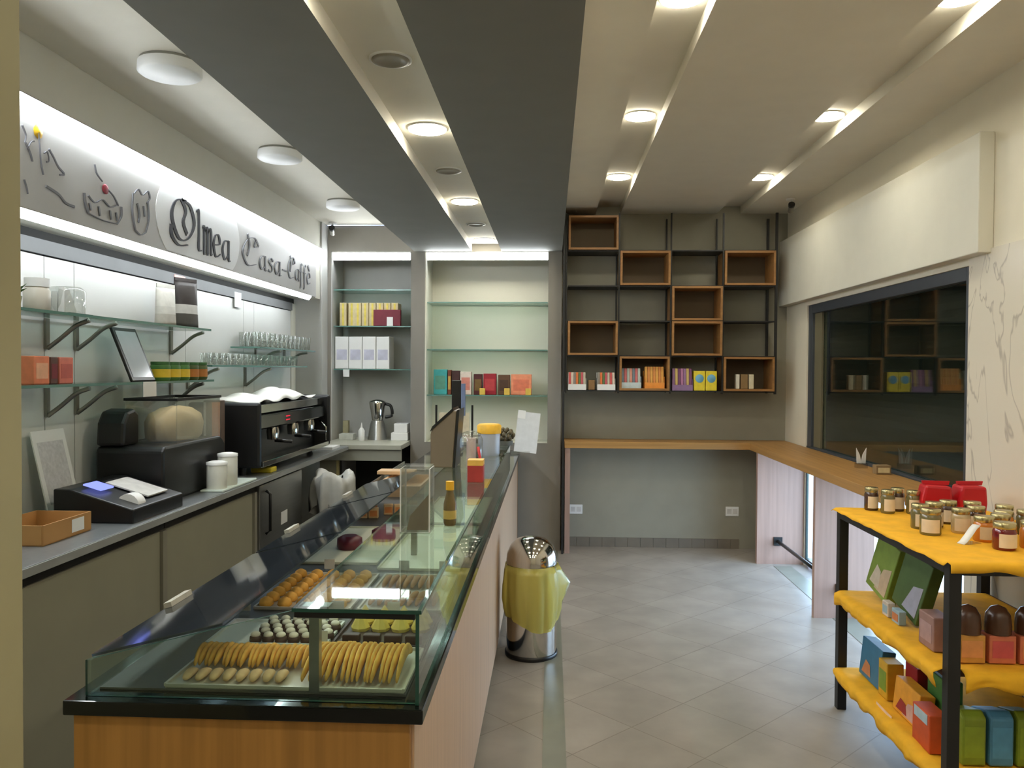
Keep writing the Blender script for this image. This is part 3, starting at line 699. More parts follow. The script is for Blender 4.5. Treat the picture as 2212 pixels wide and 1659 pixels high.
# boxes in left niche
b0 = slim_box('gift_box', 'cream and yellow gift box in the row on the middle shelf of the left niche', 'box', (-1.875, 7.27, 1.975), (0.062, 0.16, 0.21), cm(214, 196, 152), cm(226, 204, 90), 0, 'cream gift boxes in the left niche', patch=(0.03, 0.97), pw=.14)
for k in range(1, 8): dup(b0, (-1.875 + .067 * k - (.012 if k > 1 else 0) + .012, 7.27, 1.975))
slim_box('maroon_box', 'wide maroon box with a white tag in front of the cream gift boxes', 'box', (-1.465, 7.16, 1.975), (0.245, 0.045, 0.145), cm(110, 20, 40), None)
tag(B(-1.465, -1.41, 7.132, 7.1345, 1.976, 2.055).build('price_tag', M_paper), 'small white tag in front of the maroon box', 'tag')
pk = ['leftmost', 'second from left', 'third from left', 'rightmost']
for k in range(4):
    slim_box('white_gift_bag', '%s white paper gift bag on the lowest left niche shelf' % pk[k], 'bag', (-1.885 + .128 * k, 7.24, 1.59), (0.12, 0.15, 0.29), M_paper, mat('faint_lilac_print', (198, 198, 214), .8, var=.15, scale=12), R(4 - 3 * k), 'white gift bags in the left niche', patch=(.28, .6))
tag(B(-1.855, -1.80, 7.122, 7.1245, 1.52, 1.585).build('price_tag', M_paper), 'small white tag below the white gift bags', 'tag')
ZN = 0.955
t = thing('stand_mixer', 'metal jug blender with dark handle on the niche counter', 'mixer', (-1.56, 7.20, ZN))
MB().lathe([(0.09, 0), (0.085, 0.02), (0.065, 0.14), (0.055, 0.17)], 24).build('blender_base', M_steel, t)
MB().lathe([(0.05, 0.175), (0.075, 0.33), (0.07, 0.345), (0.02, 0.36)], 24).build('jug', M_chrome, t)
MB().tube(catmull([(0.075, 0, 0.32), (0.12, 0, 0.30), (0.13, 0, 0.22), (0.07, 0, 0.20)]), 0.014).build('handle', M_black, t)
t = thing('squeeze_bottle', 'small white squeeze bottle beside the metal blender', 'bottle', (-1.67, 7.05, ZN))
MB().lathe([(0.026, 0), (0.028, 0.01), (0.028, 0.09), (0.012, 0.115)], 20).build('bottle_body', M_white, t)
MB().lathe([(0.010, 0.115), (0.004, 0.16)], 12).build('nozzle', M_white, t)
for k, (x, y, w, h, lab) in enumerate(((-1.34, 7.15, .15, .07, 'lower white carton at the right end of the niche counter'), (-1.33, 7.16, .12, .08, 'upper white carton stacked at the right end of the niche counter'))):
    slim_box('white_carton', lab, 'box', (x, y, ZN + (.07 if k else 0)), (w, .14, h), M_white, None)
slim_box('grey_carton', 'low pale grey carton at the left end of the niche counter', 'box', (-1.82, 7.15, ZN), (.13, .12, .055), cm(196, 198, 190), None)
slim_box('small_carton', 'small beige carton standing at the back left of the niche counter', 'box', (-1.88, 7.33, ZN), (.05, .06, .16), cm(170, 164, 130), None)
# boxes on the lowest right niche shelf
ZR = 1.365
for lab, x, w, h, c, c2 in (('turquoise tall box at the left end of the right niche shelf', -.995, .12, .225, cm(66, 170, 172), cm(90, 150, 130)),
                            ('narrow dark red and gold box beside the turquoise box', -.912, .03, .22, cm(120, 60, 40), cm(196, 160, 76)),
                            ('dark brown box between turquoise and white boxes', -.855, .07, .215, cm(66, 34, 32), None),
                            ('white box with red print on the right niche shelf', -.765, .10, .205, cm(232, 214, 202), cm(206, 130, 116)),
                            ('dark maroon box right of the white one', -.655, .075, .185, cm(82, 28, 32), cm(110, 84, 40)),
                            ('bright red box in the middle of the right niche shelf', -.548, .115, .19, cm(160, 26, 44), cm(186, 60, 64)),
                            ('brown box with gold edge right of the red box', -.42, .105, .18, cm(96, 66, 44), cm(74, 48, 34)),
                            ('wide peach box at the right end of the right niche shelf', -.265, .185, .185, cm(240, 152, 116), cm(226, 126, 96))):
    slim_box('chocolate_box', lab, 'box', (x, 7.26, ZR), (w, .09, h), c, c2, 0, 'chocolate boxes in the right niche')
for lab, x in (('small yellow egg box in front of the brown box', -.81), ('small yellow packet beside the red box', -.61), ('small gold packet in front of the brown box near the peach box', -.39), ('small yellow packet in front of the peach box', -.20)):
    slim_box('small_packet', lab, 'packet', (x, 7.175, ZR), (.05, .03, .06), cm(226, 190, 84), None)

# ------------------------------------------------------------------ pastry display counter
t = thing('pastry_counter', 'long wooden pastry display counter with black ledge and glass case', 'counter')
B(-1.02, -0.30, 1.69, 6.98, 0.08, 0.852).build('counter_core', cm(96, 92, 84), t)
B(-1.02, -0.292, 1.672, 1.689, 0.07, 0.853).build('front_panel', M_oakz, t)
mb = MB()
B(-0.2995, -0.285, 1.690, 6.98, 0.07, 0.853).build('side_panel', M_oakpale, t)
B(-0.2995, -0.283, 6.981, 7.0, 0.07, 0.853).build('end_trim', M_oakz, t)
B(-0.99, -0.33, 1.72, 6.97, 0.0, 0.07).build('plinth', M_black, t)
mb = MB(); mb.box(-1.035, -0.262, 1.655, 7.03, 0.855, 0.887); mb.build('ledge', M_blackgloss, t, bevel=.003)
B(-0.99, -0.31, 1.72, 5.45, 0.8875, 0.892).build('display_deck', M_deck, t)
MB().pane(-0.281, -0.273, 1.675, 5.45, 0.888, 1.082).build('side_glass', [M_glass, M_glassedge], t)
mb = MB(); mb.prism([(-1.0, .888), (-.282, .888), (-.282, 1.082), (-.545, 1.082), (-1.0, .965)], 'y', 1.682, 1.690, [0, 0, 1, 1, 1, 1, 1]); mb.build('end_glass', [M_glass, M_glassedge], t)
MB().pane(-0.545, -0.268, 1.672, 5.45, 1.082, 1.090).build('top_glass', [M_glass, M_glassedge], t)
mb = MB(); mb.box(-.54, -.282, 1.674, 1.682, 1.070, 1.0815); mb.build('top_rail', M_black, t)
for y in (1.72, 3.0, 4.25, 5.42):
    mb = MB(); mb.box(-.522, -.500, y, y + .022, .892, 1.055); mb.box(-.548, -.478, y - .004, y + .03, 1.055, 1.0815); mb.build('glass_post', M_steel, t)
B(-1.0, -0.992, 1.69, 5.45, 0.888, 0.962).build('rear_lip_glass', M_clear, t)
sl = Vector((0.455, 0, 0.117)).normalized()
ys = 1.70
for k, ln in enumerate((.95, .85, .75)):
    ang = -math.atan2(0.117, 0.455)
    M = Matrix.Translation((-0.995, ys, 0.966)) @ Matrix.Rotation(ang, 4, 'Y')
    MB().pane(0.0, 0.30, 0, ln, 0.0, 0.006, M=M).build('sliding_pane', [M_smoke, M_smoke], t)
    B(0.0, 0.02, ln * .35, ln * .35 + .12, 0.0065, 0.02, M=M).build('pane_handle', cm(176, 172, 160), t)
    ys += ln + .03
def tray(label, x0, x1, y0, y1, m, z=0.892):
    t = thing('pastry_tray', label, 'tray', ((x0 + x1) / 2, (y0 + y1) / 2, z))
    w, d = (x1 - x0) / 2, (y1 - y0) / 2
    mb = MB(); mb.box(-w, w, -d, d, 0, .003)
    for s in (-1, 1):
        mb.box(s * w - .003, s * w + .003, -d, d, .003, .010); mb.box(-w + .003, w - .003, s * d - .003, s * d + .003, .003, .010)
    mb.build('tray_base', m, t); return z + .0035
M_silver = mat('silver_tray', (206, 198, 184), 0.4, 0.2)
z = tray('silver tray under the front rows of golden biscuits', -.845, -.315, 1.725, 1.985, M_silver)
def biscuit(label, group, loc, L, w, h, arch, m, rx=0, rz=0):
    mb = MB(); P = []; n = 7
    for i in range(n):
        s = i / (n - 1) - .5; P.append((0, s * L, h * .5 + arch * (1 - (2 * s) ** 2)))
    v, f = [], []
    for i, p in enumerate(P):
        k = math.sin(PI * (i + .6) / (n + .2)) ** .5
        for j in range(8):
            a = 2 * PI * j / 8; v.append((w * .5 * k * math.cos(a), p[1], p[2] + h * .5 * k * math.sin(a)))
    for i in range(n - 1):
        for j in range(8): f.append((i * 8 + j, i * 8 + (j + 1) % 8, i * 8 + 8 + (j + 1) % 8, i * 8 + 8 + j))
    f += [tuple(range(8)), tuple(range(8 * n - 8, 8 * n))]
    mb.add(v, f, 0, True)
    o = mb.build('biscuit', m, None, loc, (rx, 0, rz)); return tag(o, label, 'biscuit', group)
o = biscuit('long arched golden biscuit in the front right row of the display', 'golden biscuits at front right', (-.335, 1.845, z), .19, .0125, .034, .026, M_cookie)
for k in range(1, 17):
    dup(o, (-.335 - .0128 * k, 1.845 + random.uniform(-.006, .006), z), random.uniform(-.06, .06))
o = biscuit('short golden biscuit in the front left row of the display', 'golden biscuits at front left', (-.57, 1.875, z), .095, .0125, .03, .016, M_cookie)
for k in range(1, 21):
    dup(o, (-.57 - .0128 * k, 1.875 + random.uniform(-.005, .005), z), random.uniform(-.1, .1))
o = biscuit('pale flat biscuit in the lowest row at the front of the display', 'pale biscuits at the front edge', (-.60, 1.775, z), .055, .026, .018, .004, mat('pale_biscuit', (222, 182, 136), .75, var=.15, scale=30))
for k in range(1, 8): dup(o, (-.60 - .030 * k, 1.775, z), random.uniform(-.1, .1))
z = tray('white tray of chocolate and cream rounds in the display', -.87, -.565, 1.995, 2.185, M_white)
t0 = thing('chocolate_round', 'small chocolate round with a cream dot on the white tray', 'pastry', (-.75, 2.0, z), 0, 'chocolate and cream rounds')
MB().lathe([(.012, 0), (.0155, .006), (.0145, .016), (.008, .02)], 14).build('chocolate_base', M_choc, t0)
MB().sphere((0, 0, .021), (.0125, .0125, .008), 12, 6).build('cream_dot', M_cream, t0)
for r in range(5):
    for c in range(6):
        if r or c: dup(t0, (-.75 + .033 * c + .014 * (r % 2) - (0.0), 2.015 + .034 * r, z))
t0.location = (-.75, 2.015, z)
z = tray('dark tray of yellow pastry peaks in the display', -.55, -.315, 2.0, 2.24, mat('dark_tray', (66, 44, 40), .5))
o = tag(MB().lathe([(.024, 0), (.026, .008), (.012, .034), (.002, .05)], 8, smooth=False).build('pastry_peak', M_custard, None, (-.345, 2.19, z)), 'yellow pointed pastry on the dark tray', 'pastry', 'yellow pointed pastries')
for r in range(2):
    for c in range(4):
        if r or c: dup(o, (-.345 - .054 * c, 2.19 - .055 * r, z))
o = tag(B(-.022, .022, -.012, .012, 0, .022).build('chocolate_bar', M_choc, None, (-.345, 2.035, z), bevel=.003), 'small dark chocolate bar in front of the yellow pastries', 'pastry', 'dark chocolate bars in the display')
for c in range(1, 4): dup(o, (-.345 - .054 * c, 2.035, z))
z = tray('tray of round golden biscuits beneath the smoked pane', -.86, -.58, 2.30, 2.70, M_silver)
o = tag(MB().lathe([(.016, 0), (.022, .006), (.018, .02), (.006, .027)], 12).build('round_biscuit', M_cookie, None, (-.835, 2.33, z)), 'round golden biscuit on the second left tray', 'biscuit', 'round golden biscuits')
for r in range(7):
    for c in range(5):
        if r or c: dup(o, (-.835 + .055 * c, 2.33 + .055 * r, z))
z = tray('tray of brown biscuits seen through the top glass', -.555, -.315, 2.30, 2.70, M_silver)
o = biscuit('brown finger biscuit on the tray below the top glass', 'brown finger biscuits', (-.34, 2.40, z), .13, .02, .02, .006, M_brownbis)
for r in range(2):
    for c in range(9):
        if r or c: dup(o, (-.34 - .0235 * c, 2.40 + .19 * r, z), random.uniform(-.05, .05))
z = tray('empty cream tray in the middle of the display', -.60, -.315, 2.78, 3.55, M_creamtray)
z2 = tray('second empty cream tray farther along the display', -.60, -.315, 3.62, 4.35, M_creamtray)
z3 = tray('cream tray holding maroon cakes beneath the smoked panes', -.93, -.62, 2.85, 3.5, M_creamtray)
for k, (x, y) in enumerate(((-.78, 3.10), (-.68, 3.26))):
    tag(MB().lathe([(.045, 0), (.05, .01), (.048, .04), (.03, .05)], 24).build('glazed_cake', M_maroon, None, (x, y, z3)), ['maroon glazed cake nearer the front', 'maroon glazed cake farther back beside the other'][k], 'cake')
for k in range(6):
    slim_box('pastry_packet', 'small pale orange packet in the far display beneath the smoked panes', 'packet', (-.88 + .05 * (k % 5), 3.75 + .1 * (k // 2), .8925), (.045, .03, .05), cm(232, 190, 140), cm(226, 140, 80), .1 * k, 'pale orange packets in the far display')
# price tags in the display
p0 = thing('price_tag', 'small clear price ticket standing between the pastry trays', 'tag', (-.80, 1.99, .902), 0, 'price tickets in the display')
B(-.018, .018, -.001, .001, .012, .045).build('ticket', mat('ticket_grey', (206, 204, 194), .4), p0)
B(-.012, .012, -.008, .008, 0, .012).build('ticket_foot', M_clear, p0)
for x, y in ((-.60, 2.25), (-.44, 2.25), (-.87, 2.25), (-.36, 2.74), (-.50, 2.74), (-.76, 2.74)): dup(p0, (x, y, .8925))
p0.location = (-.575, 1.992, .8925)

# things on top of the counter
ZG = 1.090
t = thing('clear_display_box', 'tall clear acrylic box on the counter glass', 'box', (-.415, 2.50, ZG))
mb = MB(); w = .045
for s in (-1, 1):
    mb.pane(s * w - .002, s * w + .002, -w, w, .004, .20); mb.pane(-w + .002, w - .002, s * w - .002, s * w + .002, .004, .20)
mb.build('acrylic_walls', [M_clear, M_white], t)
B(-w, w, -w, w, 0, .004).build('box_base', M_clear, t)
B(-w, w, -w, w, .20, .206).build('box_lid', M_clear, t)
MB().prism([(-.03, .006), (.035, .006), (.04, .12), (-.02, .05)], 'y', -.02, .02).build('contents', cm(120, 96, 58), t)
t = thing('sauce_bottle', 'small brown glass bottle with yellow cap on the counter glass', 'bottle', (-.325, 2.60, ZG))
MB().lathe([(.018, 0), (.021, .01), (.021, .07), (.012, .105), (.011, .115)], 20).build('bottle_body', mat('amber_glass', (112, 96, 62), .15), t)
MB().cyl((0, 0, .115), .0135, .028, 16).build('bottle_cap', cm(236, 180, 40), t)
MB().lathe([(.0215, .022), (.0215, .05)], 20, cap=False).build('bottle_label', cm(196, 172, 90), t)
t = thing('straw_dispenser', 'clear cylindrical tub with a pink centre on the counter glass', 'container', (-.405, 4.10, ZG))
MB().lathe([(.05, 0), (.056, .005), (.060, .15), (.052, .165)], 28, cap=False).build('clear_tub', M_clear, t)
MB().lathe([(.024, .003), (.024, .155)], 20).build('pink_filling', mat('pale_pink', (226, 196, 190), .5), t)
MB().lathe([(.050, .165), (.050, .178), (.02, .19)], 28).build('tub_lid', M_clear, t)
t = thing('sweet_tub', 'clear tub with a bright yellow lid on the counter glass', 'container', (-.36, 4.72, ZG))
MB().lathe([(.058, 0), (.062, .01), (.066, .13)], 28).build('tub_body', mat('pale_blue_tub', (186, 192, 206), .25), t)
MB().lathe([(.07, .13), (.072, .175), (.06, .185)], 28).build('tub_lid', cm(240, 186, 56), t)
t = thing('till_screen', 'brown-backed till touchscreen tilted towards the staff on the counter glass', 'screen', (-.50, 4.22, ZG))
MB().prism([(-.115, .0), (.0, .0), (.02, .29), (.0, .295), (-.105, .20), (-.115, .17)], 'y', -.12, .12).build('screen_housing', M_screen, t, bevel=.006)
MB().prism([(-.117, .185), (-.105, .212), (.0, .307), (.004, .296)], 'y', -.125, .125).build('screen_bezel', M_black, t)
MB().prism([(.001, .0), (.012, .0), (.034, .30), (.0205, .295)], 'y', -.12, .12).build('screen_edge', M_black, t)
t = thing('customer_display', 'narrow black customer display panel standing behind the till screen', 'screen', (-.555, 4.75, ZG))
B(-.035, .035, -.03, .03, 0, .01).build('stand_base', M_black, t); B(-.008, .008, -.008, .008, .01, .22).build('stand_post', M_black, t)
B(-.03, .025, -.012, .012, .22, .44).build('display_panel', M_black, t, bevel=.004)
B(.026, .05, -.014, .01, .23, .42).build('blue_side_panel', cm(106, 122, 160), t)
t = thing('menu_stand', 'small dark framed menu holder behind the till screen', 'menu', (-.63, 5.25, ZG))
B(-.12, .12, -.006, .0, .0, .01).build('holder_foot', M_black, t)
B(-.125, -.112, -.005, .005, .01, .27).build('holder_arm', M_black, t); B(.112, .125, -.005, .005, .01, .27).build('holder_arm', M_black, t)
B(-.10, .10, -.003, .003, .03, .22).build('menu_card', cm(214, 204, 178), t)
t = thing('red_candy_box', 'red candy box with yellow top on the counter glass near its side edge', 'box', (-.335, 3.62, ZG))
B(-.035, .035, -.04, .04, 0, .075).build('carton', cm(170, 50, 46), t, bevel=.002); B(-.035, .035, -.04, .04, .0755, .10).build('yellow_top', cm(226, 176, 80), t)
tag(MB().tube([(-.345, 4.05, ZG + .001), (-.365, 4.05, ZG + .115)], .007).build('red_stick', cm(214, 60, 60)), 'short red stick standing beside the yellow lidded tub', 'stick')
t = thing('pinecone_decoration', 'dark brown bushy ornament at the far corner of the counter glass', 'ornament', (-.30, 5.36, ZG))
MB().cyl((0, 0, 0), .05, .03, 18).build('dish', cm(90, 92, 86), t)
mb = MB()
for k in range(26):
    a = k * 2.4; h = .03 + .003 * k; r = .055 * math.sin(PI * (k + 2) / 30)
    mb.sphere((r * math.cos(a), r * math.sin(a), h), (.014, .014, .016), 8, 5)
mb.build('cone_scales', cm(92, 82, 58), t)
t = thing('flyer_holder', 'white leaning flyer in a clear holder at the far end of the counter', 'flyer', (-.17, 6.96, .945))
t.location = (-.31, 6.75, .8875)
Mx = Matrix.Rotation(R(-8), 4, 'X') @ Matrix.Rotation(R(6), 4, 'Y')
B(-.02, .14, -.02, .02, 0, .02).build('holder_foot', M_clear, t)
B(.0, .19, -.003, .003, .02, .36, M=Mx).build('flyer_sheet', mat('flyer_white', (216, 218, 220), .6, var=.05, scale=20), t)
B(.0, .065, -.006, -.004, .30, .37, M=Mx).build('white_tab', M_paper, t)
for lab, x, w, c in (('dark packet on the far counter ledge beside the red carton', -.60, .10, cm(52, 44, 40)), ('white and red carton on the far counter ledge', -.47, .11, cm(214, 196, 186))):
    slim_box('ledge_packet', lab, 'packet', (x, 6.3, .8875), (w, .08, .16), c, None)
t = thing('wooden_tray', 'pale beech tray with raised rims beside the rear of the counter', 'tray', (-.86, 5.0, .8925))
t.location = (-.84, 4.62, .8925)
mb = MB(); mb.box(-.13, .13, -.25, .25, 0, .012); mb.build('tray_base', M_tray_wood, t)
mb = MB(); mb.box(-.13, -.115, -.25, .25, .0125, .06); mb.box(.115, .13, -.25, .25, .0125, .06); mb.box(-.114, .114, -.25, -.235, .0125, .06); mb.box(-.114, .114, .235, .25, .0125, .06); mb.build('tray_rim', M_tray_wood, t)
t = thing('bread_board', 'pale wooden board resting across the rear glass lip of the counter', 'board', (-.87, 4.62, .965), 0)
B(-.11, .11, -.06, .06, 0, .022).build('board', M_tray_wood, t, bevel=.003)
t.location = (-.92, 4.80, .9645)

# ------------------------------------------------------------------ push bin
t = thing('swing_bin', 'round chrome bin with yellow liner standing by the counter', 'bin', (-.10, 4.50, 0))
MB().lathe([(.145, 0), (.148, .004), (.148, .022), (.142, .025)], 40).build('base_ring', M_black, t)
MB().lathe([(.140, .025), (.140, .52)], 40, cap=False).build('bin_body', M_chrome, t)
l = MB().lathe([(.142, .50), (.143, .53), (.138, .57), (.118, .615), (.085, .645), (.04, .66), (.0005, .664)], 40, cap=False).build('dome_lid', M_chrome, t)
d = Vector((.72, -.35, .62)).normalized()
q = d.to_track_quat('Z', 'Y').to_matrix().to_4x4()
MB().lathe([(.066, -.004), (.064, .004), (.0005, .004)], 28, M=Matrix.Translation(Vector((0, 0, .525)) + d * .124) @ q, sx=.8).build('lid_opening', M_black, l)
v, f = [], []; n = 56
prof = [(.143, .50, .0), (.147, .512, .001), (.155, .47, .004), (.163, .40, .006), (.165, .33, .008), (.158, .25, .008), (.146, .19, .005)]
for i, (r, z, am) in enumerate(prof):
    for k in range(n):
        a = 2 * PI * k / n
        rr = r + am * math.sin(9 * a + i * .35) + am * .7 * math.sin(17 * a - i * .6)
        if i in (2, 3, 4): rr += .05 * math.exp(-((a - .12) / .16) ** 2) * (.25, 1, .5)[i - 2]
        zz = z + (.035 * math.sin(2 * a + .6) if i == 6 else (.02 * math.sin(2 * a + .6) if i == 5 else 0)) + (.012 * math.sin(5 * a) if i == 0 else 0)
        v.append((rr * math.cos(a), rr * math.sin(a), zz))
for i in range(len(prof) - 1):
    for k in range(n): f.append((i * n + k, i * n + (k + 1) % n, i * n + n + (k + 1) % n, i * n + n + k))
MB().add(v, f, 0, True).build('bin_liner', M_bag, t, label='translucent yellow liner folded over the rim')

# ------------------------------------------------------------------ bookcase on the back wall
XC = [.143, .587, 1.030, 1.472]; CW = .430; ZB = [2.625, 2.323, 2.022, 1.722, 1.420]; CH = .292
t = thing('metal_bookcase', 'tall black metal shelving frame fixed on the taupe back wall', 'bookcase')
for x in (.129, .580, 1.023, 1.465, 1.909):
    for y, nm in ((6.97, 'front_post'), (7.25, 'rear_post')):
        B(x - .006, x + .006 if x < 1.9 else x + .014, y, y + .02, 1.395, 2.94).build(nm, M_blackmetal, t)
for r, z in enumerate(ZB):
    for c, x in enumerate(XC):
        B(x - .0, x + CW, 6.972, 7.265, z - .012, z - .001).build('shelf_plate', M_blackmetal, t)
crates = {(0, 0): 'top row, leftmost column', (1, 1): 'second row, second column', (1, 3): 'second row, rightmost column', (2, 2): 'third row, third column', (3, 0): 'fourth row, leftmost column', (3, 2): 'fourth row, third column', (4, 1): 'bottom row holding colourful cartons', (4, 3): 'bottom row, rightmost column'}
c0 = None
for (r, c), d in crates.items():
    loc = (XC[c] + .002, 6.945, ZB[r])
    lab = 'open oak crate in the black bookcase, ' + d
    if c0 is None:
        c0 = thing('wooden_crate', lab, 'crate', loc, 0, 'oak crates in the bookcase'); w, h, th = CW - .004, CH, .018
        B(0, w, 0, .30, 0, th).build('crate_bottom', M_crate, c0); B(0, w, 0, .30, h - th, h).build('crate_top', M_crate, c0)
        B(0, th, 0, .30, th, h - th).build('crate_side', M_crate, c0); B(w - th, w, 0, .30, th, h - th).build('crate_side', M_crate, c0)
        B(th, w - th, .29, .30, th, h - th).build('crate_back', mat('crate_back_brown', (96, 82, 62), .7), c0)
    else:
        dup(c0, loc, None, lab)
tag(B(.1, .118, 6.95, 6.985, .0005, 2.95).build('end_post', M_blackmetal), 'full height black metal upright at the left end of the oak bar', 'post')
# cartons of bars
def bar_carton(label, group, x, z, cols, base, w=.155, bars=7, h=.145, y=7.02):
    t = thing('bar_carton', label, 'box', (x, y, z))
    mb = MB(); mb.box(-w / 2, w / 2, -.04, .10, 0, .003); mb.box(-w / 2, w / 2, -.043, -.04, 0, .05); mb.box(-w / 2, -w / 2 + .002, -.04, .10, .003, .10); mb.box(w / 2 - .002, w / 2, -.04, .10, .003, .10); mb.box(-w / 2, w / 2, .10, .103, 0, .15)
    mb.build('carton_tray', base, t)
    bw = (w - .008) / bars; first = None
    for k in range(bars):
        m = cols[k % len(cols)]
        o = B(-bw * .46, bw * .46, -.03, .03, 0, h).build('snack_bar', m, None, (x - w / 2 + .004 + bw * (k + .5), y, z + .004), (R(-8), 0, 0), bevel=.002)
        tag(o, 'snack bar standing in the ' + label, 'snack bar', group)
bc = (cm(214, 96, 92), cm(232, 214, 196), cm(150, 140, 130), cm(226, 120, 60), cm(90, 120, 70), cm(204, 90, 100), cm(200, 190, 170))
B0 = ZB[4] + .0005
bar_carton('white-based carton at the left end of the bottom bookcase row', 'bars in the leftmost carton', XC[0] + .085, B0, bc, M_white)
bar_carton('white-based carton beside the first crate on the bottom row', 'bars in the second carton', XC[0] + .335, B0, bc[2:] + bc[:2], M_white)
slim_box('small_brown_box', 'small brown box between the two leftmost cartons in the bookcase', 'box', (XC[0] + .21, 7.03, B0), (.055, .08, .085), cm(134, 100, 60), None)
B1 = ZB[4] + .0185
bar_carton('pale blue-based carton in the left half of the filled crate', 'bars in the left crate carton', XC[1] + .105, B1, (cm(120, 130, 140), cm(206, 110, 110), cm(186, 196, 190), cm(216, 150, 130)), cm(196, 212, 216), .17, 7, .165)
bar_carton('orange carton in the right half of the filled crate', 'bars in the right crate carton', XC[1] + .305, B1, (cm(226, 168, 80), cm(214, 140, 70)), cm(232, 150, 62), .17, 7, .18)
bar_carton('purple carton in the third column of the bottom row', 'bars in the purple carton', XC[2] + .10, B0, (cm(150, 110, 150), cm(206, 180, 110), cm(120, 70, 110), cm(180, 120, 160)), cm(140, 110, 150), .175, 7, .185)
for k in range(2):
    t = slim_box('cereal_box', ['left', 'right'][k] + ' yellow box with a blue disc in the third column of the bottom row', 'box', (XC[2] + .245 + .10 * k, 7.03, B0), (.094, .10, .17), cm(228, 206, 56), None)
    MB().lathe([(.036, 0), (.034, .002), (.0005, .002)], 24, M=Matrix.Translation((0, -.0502, .105)) @ Euler((R(90), 0, 0)).to_matrix().to_4x4()).build('blue_disc', cm(110, 172, 206), t)
for lab, x, w, c in (('white packet, left in the bottom right crate', .13, .03, cm(226, 222, 206)), ('brown packet in the middle of the bottom right crate', .185, .06, cm(140, 112, 72)), ('cream packet, right in the bottom right crate', .245, .04, cm(220, 208, 176))):
    slim_box('tea_packet', lab, 'packet', (XC[3] + x, 7.02, B1), (w, .06, .125), c, None)

# ------------------------------------------------------------------ wooden bar
t = thing('wooden_bar', 'L-shaped oak bar counter along the back wall and under the window', 'bar counter')
B(.122, 2.086, 6.96, 7.278, .918, .975).build('back_top', M_oaktopx, t, bevel=.003)
B(1.70, 2.086, 4.16, 6.958, .918, .975).build('window_top', M_oaktop, t, bevel=.003)
B(.128, .172, 6.98, 7.26, 0, .917).build('support_panel', M_oakpanel, t)
B(1.71, 2.087, 6.72, 6.765, 0, .917).build('support_panel', M_oakpanel, t)
B(1.71, 2.087, 5.27, 5.315, 0, .917).build('support_panel', M_oakpanel, t)
r = MB().tube([(1.88, 6.72, .19), (1.88, 5.316, .19)], .014, 12).build('foot_rail', M_black, t)
B(1.845, 1.915, 6.708, 6.72, .155, .225).build('rail_flange', M_black, r)
r = MB().tube([(1.88, 5.27, .19), (1.88, 4.2, .19)], .014, 12).build('foot_rail', M_black, t)
B(1.845, 1.915, 5.258, 5.27, .155, .225).build('rail_flange', M_black, r)
def socket(x, label):
    t = thing('wall_socket', label, 'socket', (x, 7.28, .335))
    B(-.058, .058, -.008, 0, -.042, .042).build('cover_plate', M_white, t, bevel=.003)
    for s in (-1, 1): B(s * .026 - .02, s * .026 + .02, -.0095, -.0082, -.022, .022).build('socket_module', cm(206, 204, 200), t)
socket(.235, 'white double socket under the left end of the back bar')
socket(1.63, 'white double socket under the right end of the back bar')
t = thing('napkin_holder', 'small holder with two white napkins standing on the bar', 'napkin holder', (2.0, 5.28, .975))
B(-.035, .035, -.02, .02, 0, .03).build('holder', M_chrome, t)
mb = MB()
mb.prism([(-.03, .031), (.0, .031), (-.012, .085), (-.034, .13)], 'y', -.008, -.003); mb.prism([(.0, .031), (.03, .031), (.034, .13), (.010, .085)], 'y', .003, .008); mb.build('napkins', M_paper, t)
slim_box('sugar_box', 'small brown and cream sachet box on the bar beside the napkins', 'box', (2.01, 4.98, .975), (.09, .06, .055), cm(140, 116, 82), cm(222, 206, 160))

# ------------------------------------------------------------------ display rack
RX0, RX1, RY0, RY1 = 1.362, 2.055, 2.80, 3.885; PW = .042
t = thing('display_rack', 'black metal three-tier display rack draped with yellow cloth', 'rack')
for x in (RX0, RX1 - PW):
    for y in (RY0, RY1 - PW): B(x, x + PW, y, y + PW, 0, .945).build('post', M_blackmetal, t, bevel=.002)
for y in (RY0, RY1 - PW): B(RX0 + PW, RX1 - PW, y, y + PW, .905, .945).build('top_rail', M_blackmetal, t)
for x in (RX0, RX1 - PW): B(x, x + PW, RY0 + PW, RY1 - PW, .905, .945).build('top_rail', M_blackmetal, t)
B(RX0 + PW, RX1 - PW, RY0 + PW, RY1 - PW, .925, .9449).build('top_board', cm(120, 80, 50), t)
for z in (.562, .198):
    B(RX0 + .005, RX1 - .005, RY0 + PW + .002, RY1 - PW - .002, z - .02, z).build('shelf_board', cm(90, 62, 42), t)
import mathutils
